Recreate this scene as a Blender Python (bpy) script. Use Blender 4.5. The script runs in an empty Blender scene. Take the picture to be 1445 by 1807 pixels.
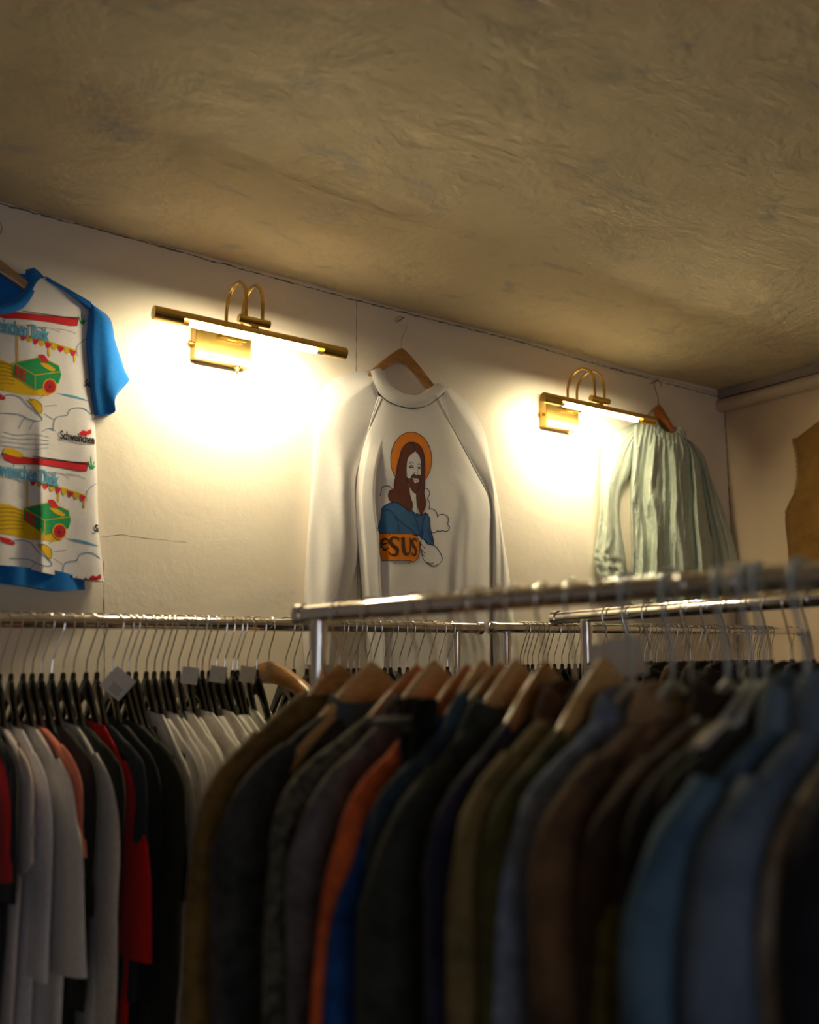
import bpy, bmesh, math, random
from mathutils import Vector, Matrix, noise, geometry
from mathutils.bvhtree import BVHTree
random.seed(7)
SC = bpy.context.scene
COL = SC.collection
# ------------------------------------------------------------------ camera
F = 1560.0; PITCH = math.atan(238/1560); AZ = math.radians(35); EYE = 1.5
cp, sp = math.cos(PITCH), math.sin(PITCH)
FW = Vector((math.sin(AZ)*cp, math.cos(AZ)*cp, sp))
RT = Vector((math.cos(AZ), -math.sin(AZ), 0))
UP = RT.cross(FW)
O = Vector((0, 0, EYE))
cd = bpy.data.cameras.new('camera'); cam = bpy.data.objects.new('camera', cd); COL.objects.link(cam)
cam.matrix_world = Matrix.Translation(O) @ Matrix((RT, UP, -FW)).transposed().to_4x4()
cd.sensor_fit = 'HORIZONTAL'; cd.sensor_width = 24; cd.lens = 24*F/1445
cd.clip_start = .02
cd.dof.use_dof = True; cd.dof.focus_distance = 2.45; cd.dof.aperture_fstop = 1.6
SC.camera = cam
# ------------------------------------------------------------------ world, exposure
w = bpy.data.worlds.new('world'); SC.world = w; w.use_nodes = True
bg = w.node_tree.nodes['Background']; bg.inputs[0].default_value = (.80, .84, 1.0, 1); bg.inputs[1].default_value = .020
SC.view_settings.view_transform = 'Standard'; SC.view_settings.look = 'None'
SC.view_settings.gamma = 1; SC.view_settings.use_curve_mapping = False
SC.view_settings.exposure = 2.0
# soft fill light added behind the camera, set in an invented window
la = bpy.data.lights.new('fill_light', 'AREA'); la.shape = 'RECTANGLE'; la.size = 2.4; la.size_y = 1.5; la.energy = 3.6; la.color = (.86, .90, 1.0)
lo = bpy.data.objects.new('fill_light', la); COL.objects.link(lo); lo.location = (-.6, -3.36, 1.25); lo.rotation_euler = (math.radians(90), 0, 0)
SC.cycles.use_denoising = True
SC.cycles.max_bounces = 8; SC.cycles.diffuse_bounces = 6
SC.cycles.sample_clamp_indirect = 4
BULB_POWER = 74.0; BULB_COL = (1.0, .87, .55)
# ------------------------------------------------------------------ ray helpers: a point seen in the picture, on a real surface
D = 2.1          # the back wall plane y = D
XR = 3.015       # the right wall plane
ZC = 2.515       # ceiling
def ray(x, y): return FW + RT*((x-722.5)/F) + UP*((903.5-y)/F)
def on_y(x, y, Y):
    d = ray(x, y); return O + d*(Y/d.y)
def on_x(x, y, X):
    d = ray(x, y); return O + d*(X/d.x)
def at_depth(x, y, t): return O + ray(x, y)*t
def proj(p):
    v = p-O; z = v.dot(FW); return (722.5+F*v.dot(RT)/z, 903.5-F*v.dot(UP)/z)
# ------------------------------------------------------------------ materials
MATS = {}
def nodes(name):
    m = bpy.data.materials.new(name); m.use_nodes = True
    return m, m.node_tree, m.node_tree.nodes['Principled BSDF']
def tex_noise(nt, scale, detail=4, rough=.5, vec=None, dist=0):
    n = nt.nodes.new('ShaderNodeTexNoise'); n.inputs['Scale'].default_value = scale
    n.inputs['Detail'].default_value = detail; n.inputs['Roughness'].default_value = rough
    n.inputs['Distortion'].default_value = dist
    if vec is None:
        tc = nt.nodes.new('ShaderNodeTexCoord'); vec = tc.outputs['Object']
    nt.links.new(vec, n.inputs['Vector']); return n
def ramp(nt, fac, stops):
    r = nt.nodes.new('ShaderNodeValToRGB'); nt.links.new(fac, r.inputs[0])
    while len(r.color_ramp.elements) < len(stops): r.color_ramp.elements.new(.5)
    for e, (p, c) in zip(r.color_ramp.elements, stops): e.position = p; e.color = (*c, 1) if len(c) == 3 else c
    return r
def bump(nt, bs, h, strength, dist, prev=None):
    b = nt.nodes.new('ShaderNodeBump'); b.inputs['Strength'].default_value = strength; b.inputs['Distance'].default_value = dist
    nt.links.new(h, b.inputs['Height'])
    if prev: nt.links.new(prev.outputs[0], b.inputs['Normal'])
    nt.links.new(b.outputs[0], bs.inputs['Normal']); return b
def cloth(name, col, col2=None, scale=60, rough=.9, weave=900, bstr=.25, sheen=.15, crinkle=0):
    if name in MATS: return MATS[name]
    m, nt, bs = nodes(name)
    col2 = col2 or tuple(c*.86 for c in col)
    n = tex_noise(nt, scale, 5, .6)
    r = ramp(nt, n.outputs[0], [(.35, col2), (.65, col)])
    nt.links.new(r.outputs[0], bs.inputs['Base Color'])
    bs.inputs['Roughness'].default_value = rough
    bs.inputs['Sheen Weight'].default_value = sheen
    bs.inputs['Specular IOR Level'].default_value = .2
    n2 = tex_noise(nt, weave, 2, .5)
    b = bump(nt, bs, n2.outputs[0], bstr, .001)
    n3 = tex_noise(nt, 22, 3, .5)
    b = bump(nt, bs, n3.outputs[0], .25, .006, b)
    if crinkle:
        n4 = tex_noise(nt, 55, 6, .65, None, 1.5); bump(nt, bs, n4.outputs[0], crinkle, .006, b)
    MATS[name] = m; return m
def plain(name, col, rough=.5, metal=0, coat=0, emit=None, es=0, aniso=None):
    if name in MATS: return MATS[name]
    m, nt, bs = nodes(name)
    bs.inputs['Base Color'].default_value = (*col, 1); bs.inputs['Roughness'].default_value = rough
    bs.inputs['Metallic'].default_value = metal; bs.inputs['Coat Weight'].default_value = coat
    n = tex_noise(nt, 140, 3, .6)
    if metal:
        mr = nt.nodes.new('ShaderNodeMapRange'); nt.links.new(n.outputs[0], mr.inputs[0])
        mr.inputs[3].default_value = rough*.75; mr.inputs[4].default_value = rough*1.3
        nt.links.new(mr.outputs[0], bs.inputs['Roughness'])
    else:
        r = ramp(nt, n.outputs[0], [(.3, tuple(c*.88 for c in col)), (.7, col)])
        nt.links.new(r.outputs[0], bs.inputs['Base Color'])
    if emit:
        bs.inputs['Emission Color'].default_value = (*emit, 1); bs.inputs['Emission Strength'].default_value = es
    MATS[name] = m; return m
def wood(name, a, b, rough=.35):
    if name in MATS: return MATS[name]
    m, nt, bs = nodes(name)
    tc = nt.nodes.new('ShaderNodeTexCoord'); mp = nt.nodes.new('ShaderNodeMapping')
    mp.inputs['Scale'].default_value = (12, 90, 90); nt.links.new(tc.outputs['Object'], mp.inputs[0])
    n = tex_noise(nt, 1.6, 6, .6, mp.outputs[0], 1.2)
    r = ramp(nt, n.outputs[0], [(.3, b), (.6, a)])
    nt.links.new(r.outputs[0], bs.inputs['Base Color']); bs.inputs['Roughness'].default_value = rough
    bs.inputs['Coat Weight'].default_value = .3
    MATS[name] = m; return m
def plaster(name, col, blot, bump_big, bump_fine, chips=None, streak=False):
    m, nt, bs = nodes(name)
    tc = nt.nodes.new('ShaderNodeTexCoord')
    n = tex_noise(nt, 2.2, 6, .6, tc.outputs['Object'])
    r = ramp(nt, n.outputs[0], [(.3, blot), (.65, col)])
    last = r.outputs[0]
    if chips:
        mp0 = nt.nodes.new('ShaderNodeMapping'); mp0.inputs['Scale'].default_value = (1.0, 2.2, 1); mp0.inputs['Rotation'].default_value = (0, 0, .5)
        nt.links.new(tc.outputs['Object'], mp0.inputs[0])
        c = tex_noise(nt, 5.5, 7, .62, mp0.outputs[0], .6)
        cr = ramp(nt, c.outputs[0], [(.57, (0, 0, 0)), (.68, (.55, .55, .55))])
        mx = nt.nodes.new('ShaderNodeMix'); mx.data_type = 'RGBA'
        nt.links.new(cr.outputs[0], mx.inputs[0]); nt.links.new(last, mx.inputs[6]); mx.inputs[7].default_value = (*chips, 1)
        last = mx.outputs[2]
    nt.links.new(last, bs.inputs['Base Color']); bs.inputs['Roughness'].default_value = .85
    bs.inputs['Specular IOR Level'].default_value = .25
    a = tex_noise(nt, 5, 5, .55, tc.outputs['Object'], .4); b1 = bump(nt, bs, a.outputs[0], .6, bump_big)
    if streak:
        a2 = tex_noise(nt, 17, 6, .6, tc.outputs['Object'], .8); b1 = bump(nt, bs, a2.outputs[0], .4, bump_big*.3, b1)
    if streak:
        mp = nt.nodes.new('ShaderNodeMapping'); mp.inputs['Scale'].default_value = (3.0, 16, 1); mp.inputs['Rotation'].default_value = (0, 0, .75)
        nt.links.new(tc.outputs['Object'], mp.inputs[0])
        s = tex_noise(nt, 2.2, 7, .7, mp.outputs[0], 1.2)
        sr = ramp(nt, s.outputs[0], [(.42, (0, 0, 0)), (.6, (1, 1, 1))])
        b1 = bump(nt, bs, sr.outputs[0], .3, bump_big*.2, b1)
    f = tex_noise(nt, 55, 5, .65, tc.outputs['Object']); b2 = bump(nt, bs, f.outputs[0], .5, bump_fine, b1)
    return m
M_WALL = plaster('wall_plaster', (.84, .76, .65), (.79, .71, .60), .008, .0012)
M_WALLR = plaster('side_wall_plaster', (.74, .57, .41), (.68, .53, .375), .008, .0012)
M_CEIL = plaster('ceiling_plaster', (.68, .575, .40), (.59, .495, .34), .042, .003, chips=(.36, .36, .37), streak=True)
M_FLOOR = plain('floor_concrete', (.16, .13, .11), .7)
M_CRACK = plain('crack_shade', (.20, .16, .12), .9)
M_PIPE = plain('painted_pipe', (.60, .47, .36), .5)
M_BEAM = plain('painted_batten', (.32, .26, .24), .7)
M_CHROME = plain('chrome', (.82, .80, .78), .09, 1)
M_HOOK = plain('hook_chrome', (.78, .76, .74), .16, 1)
M_BRASS = plain('brushed_brass', (.66, .45, .13), .24, 1)
M_BLACK = plain('black_plastic', (.010, .009, .008), .22, 0, .5)
M_CLEAR = plain('pale_plastic', (.55, .60, .62), .3)
M_WOOD = wood('hanger_wood', (.42, .20, .055), (.22, .085, .02))
M_WOODL = wood('pale_hanger_wood', (.60, .37, .15), (.45, .25, .09))
M_WOODR = wood('red_hanger_wood', (.50, .17, .035), (.33, .09, .02))
M_PAPER = plain('paper_tag', (.72, .69, .68), .8)
M_INK = plain('grey_ink', (.25, .22, .24), .8)
M_RUBBER = plain('black_rubber', (.015, .015, .015), .6)
M_SOCKET = plain('ceramic_socket', (.80, .76, .66), .35)
M_BULB = plain('bulb_glow', (1, 1, 1), .3, emit=BULB_COL, es=BULB_POWER)
# ------------------------------------------------------------------ object helpers
def setp(o, label=None, cat=None, group=None, kind=None):
    if label: o['label'] = label
    if cat: o['category'] = cat
    if group: o['group'] = group
    if kind: o['kind'] = kind
    return o
def thing(name, label, cat, loc=(0, 0, 0), group=None):
    o = bpy.data.objects.new(name, None); o.empty_display_size = .03; COL.objects.link(o); o.location = loc
    return setp(o, label, cat, group)
def link(name, verts, faces, mats, parent=None, smooth=True, fm=None, origin=None):
    """verts in world space; stored relative to the parent's location"""
    off = Vector(origin) if origin is not None else Vector((0, 0, 0))
    if origin is None:
        pp = parent
        while pp is not None: off += pp.location; pp = pp.parent
    me = bpy.data.meshes.new(name)
    me.from_pydata([tuple(Vector(v)-off) for v in verts], [], faces)
    if not isinstance(mats, (list, tuple)): mats = [mats]
    for m in mats: me.materials.append(m)
    if fm: me.polygons.foreach_set('material_index', fm)
    if smooth: me.polygons.foreach_set('use_smooth', [True]*len(me.polygons))
    me.update()
    o = bpy.data.objects.new(name, me); COL.objects.link(o)
    if parent is not None: o.parent = parent
    elif origin is not None: o.location = origin
    return o
class MB:
    """collects shapes (world space) into one mesh"""
    def __init__(s): s.v = []; s.f = []; s.m = []
    def add(s, v, f, m=0):
        b = len(s.v); s.v += [Vector(x) for x in v]; s.f += [tuple(i+b for i in q) for q in f]; s.m += [m]*len(f)
    def box(s, c, h, ax=None, bev=0, m=0):
        bm = bmesh.new(); bmesh.ops.create_cube(bm, size=2)
        for v in bm.verts: v.co = Vector((v.co.x*h[0], v.co.y*h[1], v.co.z*h[2]))
        if bev: bmesh.ops.bevel(bm, geom=bm.edges[:], offset=bev, segments=2, affect='EDGES')
        R = ax or Matrix.Identity(3)
        bm.verts.index_update()
        s.add([R @ v.co+Vector(c) for v in bm.verts], [[v.index for v in f.verts] for f in bm.faces], m); bm.free()
    def tube(s, pts, r, n=8, m=0, cap=True, close=False):
        pts = [Vector(p) for p in pts]; k = len(pts)
        rs = r if isinstance(r, (list, tuple)) else [r]*k
        prev = None; V = []
        for i, p in enumerate(pts):
            t = (pts[min(i+1, k-1)]-pts[max(i-1, 0)]).normalized()
            if prev is None:
                a = Vector((0, 0, 1)) if abs(t.z) < .9 else Vector((1, 0, 0)); nrm = (a-t*a.dot(t)).normalized()
            else: nrm = (prev-t*prev.dot(t)).normalized()
            prev = nrm; bn = t.cross(nrm)
            for j in range(n):
                a = 2*math.pi*j/n; V.append(p+nrm*(math.cos(a)*rs[i])+bn*(math.sin(a)*rs[i]))
        Fc = [(i*n+j, i*n+(j+1) % n, (i+1)*n+(j+1) % n, (i+1)*n+j) for i in range(k-1) for j in range(n)]
        if cap: Fc += [tuple(range(n))[::-1], tuple((k-1)*n+j for j in range(n))]
        s.add(V, Fc, m)
    def lathe(s, c, axis, prof, n=20, m=0):
        """prof: (along, radius)"""
        ax = Vector(axis).normalized(); a = Vector((0, 0, 1)) if abs(ax.z) < .9 else Vector((1, 0, 0))
        e1 = (a-ax*a.dot(ax)).normalized(); e2 = ax.cross(e1); c = Vector(c); V = []
        for (l, r) in prof:
            for j in range(n):
                t = 2*math.pi*j/n; V.append(c+ax*l+e1*(math.cos(t)*r)+e2*(math.sin(t)*r))
        k = len(prof)
        Fc = [(i*n+j, i*n+(j+1) % n, (i+1)*n+(j+1) % n, (i+1)*n+j) for i in range(k-1) for j in range(n)]
        Fc += [tuple(range(n))[::-1], tuple((k-1)*n+j for j in range(n))]
        s.add(V, Fc, m)
    def obj(s, name, mats, parent=None, smooth=True, origin=None):
        o = link(name, s.v, s.f, mats, parent, smooth, s.m, origin)
        if smooth:
            o.data.set_sharp_from_angle(angle=math.radians(38))
        return o
def cr(p0, p1, p2, p3, t):
    return (p1*2+(p2-p0)*t+(p0*2-p1*5+p2*4-p3)*(t*t)+(p1*3-p0-p2*3+p3)*(t*t*t))*.5
def spline(pts, n):
    pts = [Vector(p) for p in pts]; k = len(pts)
    if k == 1: return [pts[0]]*(n+1)
    out = []
    for i in range(n+1):
        f = i/n*(k-1); a = min(int(f), k-2); t = f-a
        g = lambda j: pts[j] if 0 <= j < k else (pts[0]*2-pts[1] if j < 0 else pts[-1]*2-pts[-2])
        out.append(cr(g(a-1), g(a), g(a+1), g(a+2), t))
    return out
def lerp(a, b, t): return a+(b-a)*t
def sstep(a, b, x):
    t = max(0, min(1, (x-a)/(b-a))); return t*t*(3-2*t)
# ------------------------------------------------------------------ the room
def struct(name, mb, mat, smooth=False):
    o = mb.obj(name, mat, smooth=smooth); o['kind'] = 'structure'; return o
b = MB(); b.box((-.5, D+.06, ZC/2), (3.6, .06, ZC/2+.02)); struct('wall_back', b, M_WALL)
b = MB(); b.box((-3.06, -.65, ZC/2), (.06, 2.75, ZC/2+.02)); struct('wall_left', b, M_WALL)
b = MB(); b.box((XR+.06, -.65, ZC/2), (.06, 2.75, ZC/2+.02)); struct('wall_right', b, M_WALLR)
# ceiling with real unevenness, and an old settled edge along the back wall
V = []; Fc = []; nx, ny = 170, 150
for j in range(ny+1):
    for i in range(nx+1):
        x = -3.05+i*(XR+3.09)/nx; y = -3.45+j*(D+3.47)/ny
        h = .012*noise.noise(Vector((x*1.3, y*1.3, 1)))+.007*noise.noise(Vector((x*3.1, y*3.1, 5)))+.003*noise.noise(Vector((x*9, y*9, 9)))
        h += .006*noise.noise(Vector((x*2.0, y*7, 13)))*sstep(D-.3, D, y)
        V.append((x, y, ZC+h))
for j in range(ny):
    for i in range(nx):
        a = j*(nx+1)+i; Fc.append((a, a+nx+1, a+nx+2, a+1))
o = link('ceiling', V, Fc, M_CEIL); o['kind'] = 'structure'
b = MB(); b.box((-.02, -.65, -.03), (3.1, 2.8, .03)); struct('floor', b, M_FLOOR)
b = MB()   # front wall, with an opening for the added window
for c, h in (((-2.45, -3.46, ZC/2), (.63, .06, ZC/2)), ((1.82, -3.46, ZC/2), (1.2, .06, ZC/2)), ((-.6, -3.46, .25), (1.22, .06, .25)), ((-.6, -3.46, 2.27), (1.22, .06, .245))): b.box(c, h)
struct('wall_front', b, M_WALL)
b = MB()
for c, h in (((-1.8, -3.42, 1.26), (.025, .04, .78)), ((.6, -3.42, 1.26), (.025, .04, .78)), ((-.6, -3.42, 1.26), (.02, .03, .76)), ((-.6, -3.42, .51), (1.2, .05, .025)), ((-.6, -3.42, 2.02), (1.2, .04, .025))): b.box(c, h)
struct('added_window_1', b, M_PIPE)  # frame of the unseen window added around the fill light
# thin seams in the wall and the ragged crack under the ceiling
def crack(name, pts, r, seed, amp):
    random.seed(seed); P = []
    for i in range(len(pts)-1):
        a, c = Vector(pts[i]), Vector(pts[i+1]); n = max(2, int((c-a).length/.012))
        for k in range(n): P.append(a.lerp(c, k/n)+Vector((random.uniform(-1, 1)*amp, 0, random.uniform(-1, 1)*amp)))
    P.append(Vector(pts[-1])); mb = MB(); mb.tube(P, [r*random.uniform(.3, 1.25) for _ in P], 5)
    struct(name, mb, M_CRACK)
crack('trim_1', [(-1, D, 2.502), (.55, D, 2.508), (.9, D, 2.503), (1.3, D, 2.498), (1.9, D, 2.503), (2.3, D, 2.492), (XR-.01, D, 2.490)], .0022, 3, .002)
crack('trim_2', [on_y(629, 528, D), on_y(628, 650, D), on_y(630, 900, D), on_y(632, 1300, D)], .0009, 4, .0004)
crack('trim_3', [on_y(183, 990, D), on_y(186, 1400, D)], .0010, 5, .0005)
crack('trim_4', [on_y(176, 948, D), on_y(215, 944, D), on_y(260, 950, D), on_y(330, 957, D)], .0005, 6, .0016)
crack('trim_5', [Vector((XR-.001, D-.001, 2.46)), Vector((XR-.001, D-.001, 1.2))], .0020, 8, .001)
crack('trim_6', [on_y(1050, 640, D), on_y(1100, 655, D), on_y(1180, 672, D), on_y(1262, 694, D)], .0012, 9, .001)
# painted pipes running along the right wall under the ceiling
mb = MB(); mb.tube([(XR-.03, D-.0, 2.452), (XR-.03, 1.0, 2.455), (XR-.03, -1.5, 2.45)], .026, 20); struct('trim_7', mb, M_PIPE, True)
mb = MB(); mb.box((XR-.02, .3, 2.497), (.02, 1.8, .016)); struct('trim_8', mb, M_BEAM)
# ------------------------------------------------------------------ picture lights
def picture_light(pc, tc, label, rot=0):
    """pc: x of the wall plate's middle, tc: x of the tube's middle"""
    t = thing('picture_light', label, 'wall lamp', (pc, D, 2.222), 'brass picture lights on the back wall')
    mb = MB(); mb.box((pc, D-.018, 2.271), (.076, .018, .049), bev=.0015); pl = mb.obj('wall_plate', M_BRASS, t)
    mb = MB(); mb.tube([(pc-.076, D-.018, 2.262), (pc-.084, D-.018, 2.262)], .005, 12); mb.tube([(pc-.084, D-.018, 2.258), (pc-.084, D-.018, 2.268)], .004, 10); mb.obj('side_screw', M_BRASS, pl)
    mb = MB(); mb.lathe((pc+.045, D-.02, 2.222), (0, 0, -1), [(0, .008), (.004, .008), (.006, .0055), (.011, .0055)], 16)
    mb.tube([(pc+.045, D-.02, 2.212), (pc+.045, D-.022, 2.202)], [.0018, .0026], 8); mb.obj('toggle_switch', M_BRASS, pl)
    TY = D-.17; TZ = 2.262; cx = tc
    ax = cx-.005
    mb = MB(); mb.tube([(ax-.035, D-.048, 2.292), (ax+.035, D-.048, 2.292)], .010, 18); mb.box((ax, D-.04, 2.292), (.012, .006, .008)); mb.obj('bracket', M_BRASS, t)
    for dx in (-.022, .022):
        mb = MB(); y0, y1 = D-.048, TY; r = (y0-y1)/2; P = [(ax+dx, y0, 2.295), (ax+dx, y0, 2.32)]
        for k in range(17):
            a = math.pi*k/16; P.append((ax+dx, y0-r+r*math.cos(a), 2.345+.065*math.sin(a)))
        P += [(ax+dx, y1, 2.32), (ax+dx, y1, 2.298)]
        mb.tube(spline(P, 60), .0047, 12); mb.obj('arm', M_BRASS, t)
    mb = MB(); mb.lathe((ax-.042, TY, 2.294), (1, 0, 0), [(0, .0095), (.001, .0105), (.083, .0105), (.084, .0095)], 22)
    mb.box((ax, TY, 2.281), (.010, .006, .008)); mb.obj('connector', M_BRASS, t)
    # tube-shaped shade: solid ends, slot open underneath
    R = .0165; L = .257; s = .187
    mb = MB()
    mb.lathe((cx-L, TY, TZ), (1, 0, 0), [(0, R-.001), (.001, R), (L-s, R)], 28)
    mb.lathe((cx+s, TY, TZ), (1, 0, 0), [(0, R), (L-s-.001, R), (L-s, R-.001)], 28)
    N = 20; V = []; Fc = []
    for rr in (R, R-.0012):
        for xx in (cx-s, cx+s):
            for k in range(N+1):
                a = math.radians(-16)+math.radians(208)*k/N; V.append((xx, TY-math.cos(a)*rr, TZ+math.sin(a)*rr))
    n1 = N+1
    for k in range(N):
        Fc.append((k, k+1, n1+k+1, n1+k)); Fc.append((2*n1+k, 3*n1+k, 3*n1+k+1, 2*n1+k+1))
    Fc += [(0, n1, 3*n1, 2*n1), (N, 2*n1+N, 3*n1+N, n1+N)]
    mb.add(V, Fc); mb.obj('shade', M_BRASS, t)
    bz = TZ-.0080; h = .170
    mb = MB(); mb.tube([(cx-h, TY, bz), (cx+h, TY, bz)], .0078, 16); bl = mb.obj('bulb', M_BULB, t)
    setp(bl, 'glowing white linear bulb')
    for sgn in (-1, 1):
        mb = MB(); mb.lathe((cx+sgn*h, TY, bz), (sgn, 0, 0), [(0, .0078), (.006, .008), (.010, .0065), (.020, .006), (.026, .0035)], 14)
        mb.lathe((cx+sgn*(h+.013), TY, bz-.003), (0, 0, -1), [(0, .004), (.005, .003)], 10); mb.obj('lamp_socket', M_SOCKET, bl)
    return t
picture_light(.862, .888, 'brass picture light between the blue-sleeved t-shirt and the white sweatshirt')
picture_light(2.073, 2.112, 'brass picture light between the white sweatshirt and the pale green blouse')

# ------------------------------------------------------------------ clothes on the wall
def prof(u, p=.55): return max(0.0, 4*u*(1-u))**p
def make_panel(name, rows, nu, nv, hf, mat, parent, plane='y', back=.004):
    """rows of picture points top to bottom; hf(u, v) is how far the cloth stands off the wall"""
    R = [spline([(p[0], p[1], 0) for p in r], nu) for r in rows]
    C = [spline([R[k][i] for k in range(len(R))], nv) for i in range(nu+1)]
    V = []; B = []
    for j in range(nv+1):
        for i in range(nu+1):
            u, v = i/nu, j/nv; q = C[i][j]; h = max(.002, hf(u, v))
            p = on_y(q.x, q.y, D-h) if plane == 'y' else on_x(q.x, q.y, XR-h)
            V.append(p)
            qc = (C[0][j]+C[nu][j])/2; hw = max(1.0, abs(C[nu][j].x-C[0][j].x)/2); kk = max(.5, 1-12/hw); bx = qc.x+(q.x-qc.x)*kk
            e = min(back, h*.3)
            p = on_y(bx, q.y, D-.018) if plane == 'y' else on_x(bx, q.y, XR-.018)
            B.append(Vector((p.x, D-e, p.z)) if plane == 'y' else Vector((XR-e, p.y, p.z)))
    Fc = []; w1 = nu+1; n = len(V)
    for j in range(nv):
        for i in range(nu):
            a = j*w1+i; Fc.append((a, a+w1, a+w1+1, a+1)); Fc.append((n+a, n+a+1, n+a+w1+1, n+a+w1))
    for j in range(nv):
        a = j*w1; Fc.append((a, n+a, n+a+w1, a+w1)); a += nu; Fc.append((a, a+w1, n+a+w1, n+a))
    for i in range(nu):
        Fc.append((i, i+1, n+i+1, n+i)); a = nv*w1+i; Fc.append((a, n+a, n+a+1, a+1))
    o = link(name, V+B, Fc, mat, parent)
    o.data.set_sharp_from_angle(angle=math.radians(70))
    return o
def bvh_of(o, off):
    me = o.data
    return BVHTree.FromPolygons([v.co+off for v in me.vertices], [tuple(p.vertices) for p in me.polygons])
class Print:
    """inked shapes and seams lying on the cloth, joined into the cloth's own mesh"""
    def __init__(s, target, off, mats):
        s.o = target; s.off = off; s.bvh = bvh_of(target, off); s.base = len(target.data.materials)
        for m in mats.values(): target.data.materials.append(m)
        s.idx = {k: s.base+i for i, k in enumerate(mats)}; s.V = []; s.F = []; s.M = []
    def surf(s, x, y, lift):
        d = ray(x, y).normalized(); hit = s.bvh.ray_cast(O, d)
        return None if hit[0] is None else hit[0]-d*lift
    def tris(s, pts2, faces, mat, lift, clip=None):
        b = len(s.V); ok = []
        for p in pts2:
            if clip and not clip(p[0], p[1]): q = None
            else: q = s.surf(p[0], p[1], lift)
            s.V.append(q if q is not None else Vector((0, 0, 0))); ok.append(q)
        for f in faces:
            if all(ok[i] is not None for i in f):
                ps = [ok[i] for i in f]
                if max((ps[i]-ps[i-1]).length for i in range(len(ps))) < .045:
                    s.F.append(tuple(i+b for i in f)); s.M.append(s.idx[mat])
    def poly(s, pts, mat, lift=.0006, maxe=4.5, clip=None):
        pts = [Vector((p[0], p[1])) for p in pts]
        # dense border and inner grid, then constrained triangulation
        B = []
        for i, p in enumerate(pts):
            q = pts[(i+1) % len(pts)]; n = max(1, int((q-p).length/maxe))
            for k in range(n): B.append(p.lerp(q, k/n))
        x0 = min(p.x for p in B); x1 = max(p.x for p in B); y0 = min(p.y for p in B); y1 = max(p.y for p in B)
        G = []
        y = y0+maxe/2
        while y < y1:
            x = x0+maxe/2
            while x < x1:
                ins = False; j = len(B)-1
                for i in range(len(B)):
                    if (B[i].y > y) != (B[j].y > y) and x < (B[j].x-B[i].x)*(y-B[i].y)/(B[j].y-B[i].y)+B[i].x: ins = not ins
                    j = i
                if ins: G.append(Vector((x, y)))
                x += maxe
            y += maxe
        r = geometry.delaunay_2d_cdt(B+G, [], [list(range(len(B)))], 1, 1e-4)
        s.tris([(v.x, v.y) for v in r[0]], [tuple(f) for f in r[2]], mat, lift, clip)
    def line(s, pts, wd, mat, lift=.0012, smooth=True, clip=None, step=3.0):
        """wd may be a number or one per point"""
        k = len(pts); ws = wd if isinstance(wd, (list, tuple)) else [wd]*k
        L = sum((Vector(pts[i+1])-Vector(pts[i])).length for i in range(k-1)); n = max(2, int(L/step))
        if smooth: P = spline([(p[0], p[1], w_) for p, w_ in zip(pts, ws)], n)
        else:
            P = []
            for i in range(k-1):
                a, c = Vector((*pts[i], ws[i])), Vector((*pts[i+1], ws[i+1])); m_ = max(1, int((c-a).length/step))
                P += [a.lerp(c, j/m_) for j in range(m_)]
            P.append(Vector((*pts[-1], ws[-1]))); n = len(P)-1
        V = []; Fc = []
        for i, p in enumerate(P):
            t = (P[min(i+1, n)]-P[max(i-1, 0)]).to_2d()
            if t.length < 1e-6: t = Vector((1, 0))
            t.normalize(); nr = Vector((-t.y, t.x))*max(.15, p.z)/2
            V += [(p.x+nr.x, p.y+nr.y), (p.x-nr.x, p.y-nr.y)]
        for i in range(n): Fc.append((2*i, 2*i+2, 2*i+3, 2*i+1))
        s.tris(V, Fc, mat, lift, clip)
    def text(s, body, x, y, size, mat, ex=(1, 0), ey=(0, 1), lift=.0025, bold=0.02, clip=None, condense=1):
        cu = bpy.data.curves.new('lettering', 'FONT'); cu.body = body; cu.size = 1; cu.offset = bold
        tmp = bpy.data.objects.new('lettering', cu); COL.objects.link(tmp)
        dg = bpy.context.evaluated_depsgraph_get(); ev = tmp.evaluated_get(dg); me = bpy.data.meshes.new_from_object(ev)
        bm = bmesh.new(); bm.from_mesh(me); bmesh.ops.triangulate(bm, faces=bm.faces[:]); bmesh.ops.subdivide_edges(bm, edges=bm.edges[:], cuts=2, use_grid_fill=True); bmesh.ops.triangulate(bm, faces=bm.faces[:])
        pts = [(x+size*(v.co.x*condense*ex[0]-v.co.y*ey[0]), y+size*(v.co.x*condense*ex[1]-v.co.y*ey[1])) for v in bm.verts]
        bm.verts.index_update(); fs = [tuple(v.index for v in f.verts) for f in bm.faces]; bm.free()
        bpy.data.objects.remove(tmp); bpy.data.curves.remove(cu); bpy.data.meshes.remove(me)
        s.tris(pts, fs, mat, lift, clip)
        if bold > .01: s.tris([(a+size*.035, b_+size*.004) for a, b_ in pts], fs, mat, lift+.0003, clip)
    def done(s):
        me = s.o.data; bm = bmesh.new(); bm.from_mesh(me)
        vs = [bm.verts.new(v-s.off) for v in s.V]; bm.verts.ensure_lookup_table()
        for f, m in zip(s.F, s.M):
            try:
                nf = bm.faces.new([vs[i] for i in f]); nf.material_index = m; nf.smooth = True
            except ValueError: pass
        loose = [v for v in vs if not v.link_faces]; bmesh.ops.delete(bm, geom=loose, context='VERTS')
        bm.to_mesh(me); bm.free()
def wall_hook_nail(x, z, label):
    t = MB(); t.tube([(x, D, z), (x, D-.035, z+.003)], .0016, 8); t.lathe((x, D-.034, z+.003), (0, -1, .1), [(0, .003), (.0015, .003)], 10)
    o = t.obj('nail', M_INK, origin=(x, D, z)); setp(o, label, 'nail', 'nails holding the wall hangers'); return o
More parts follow.
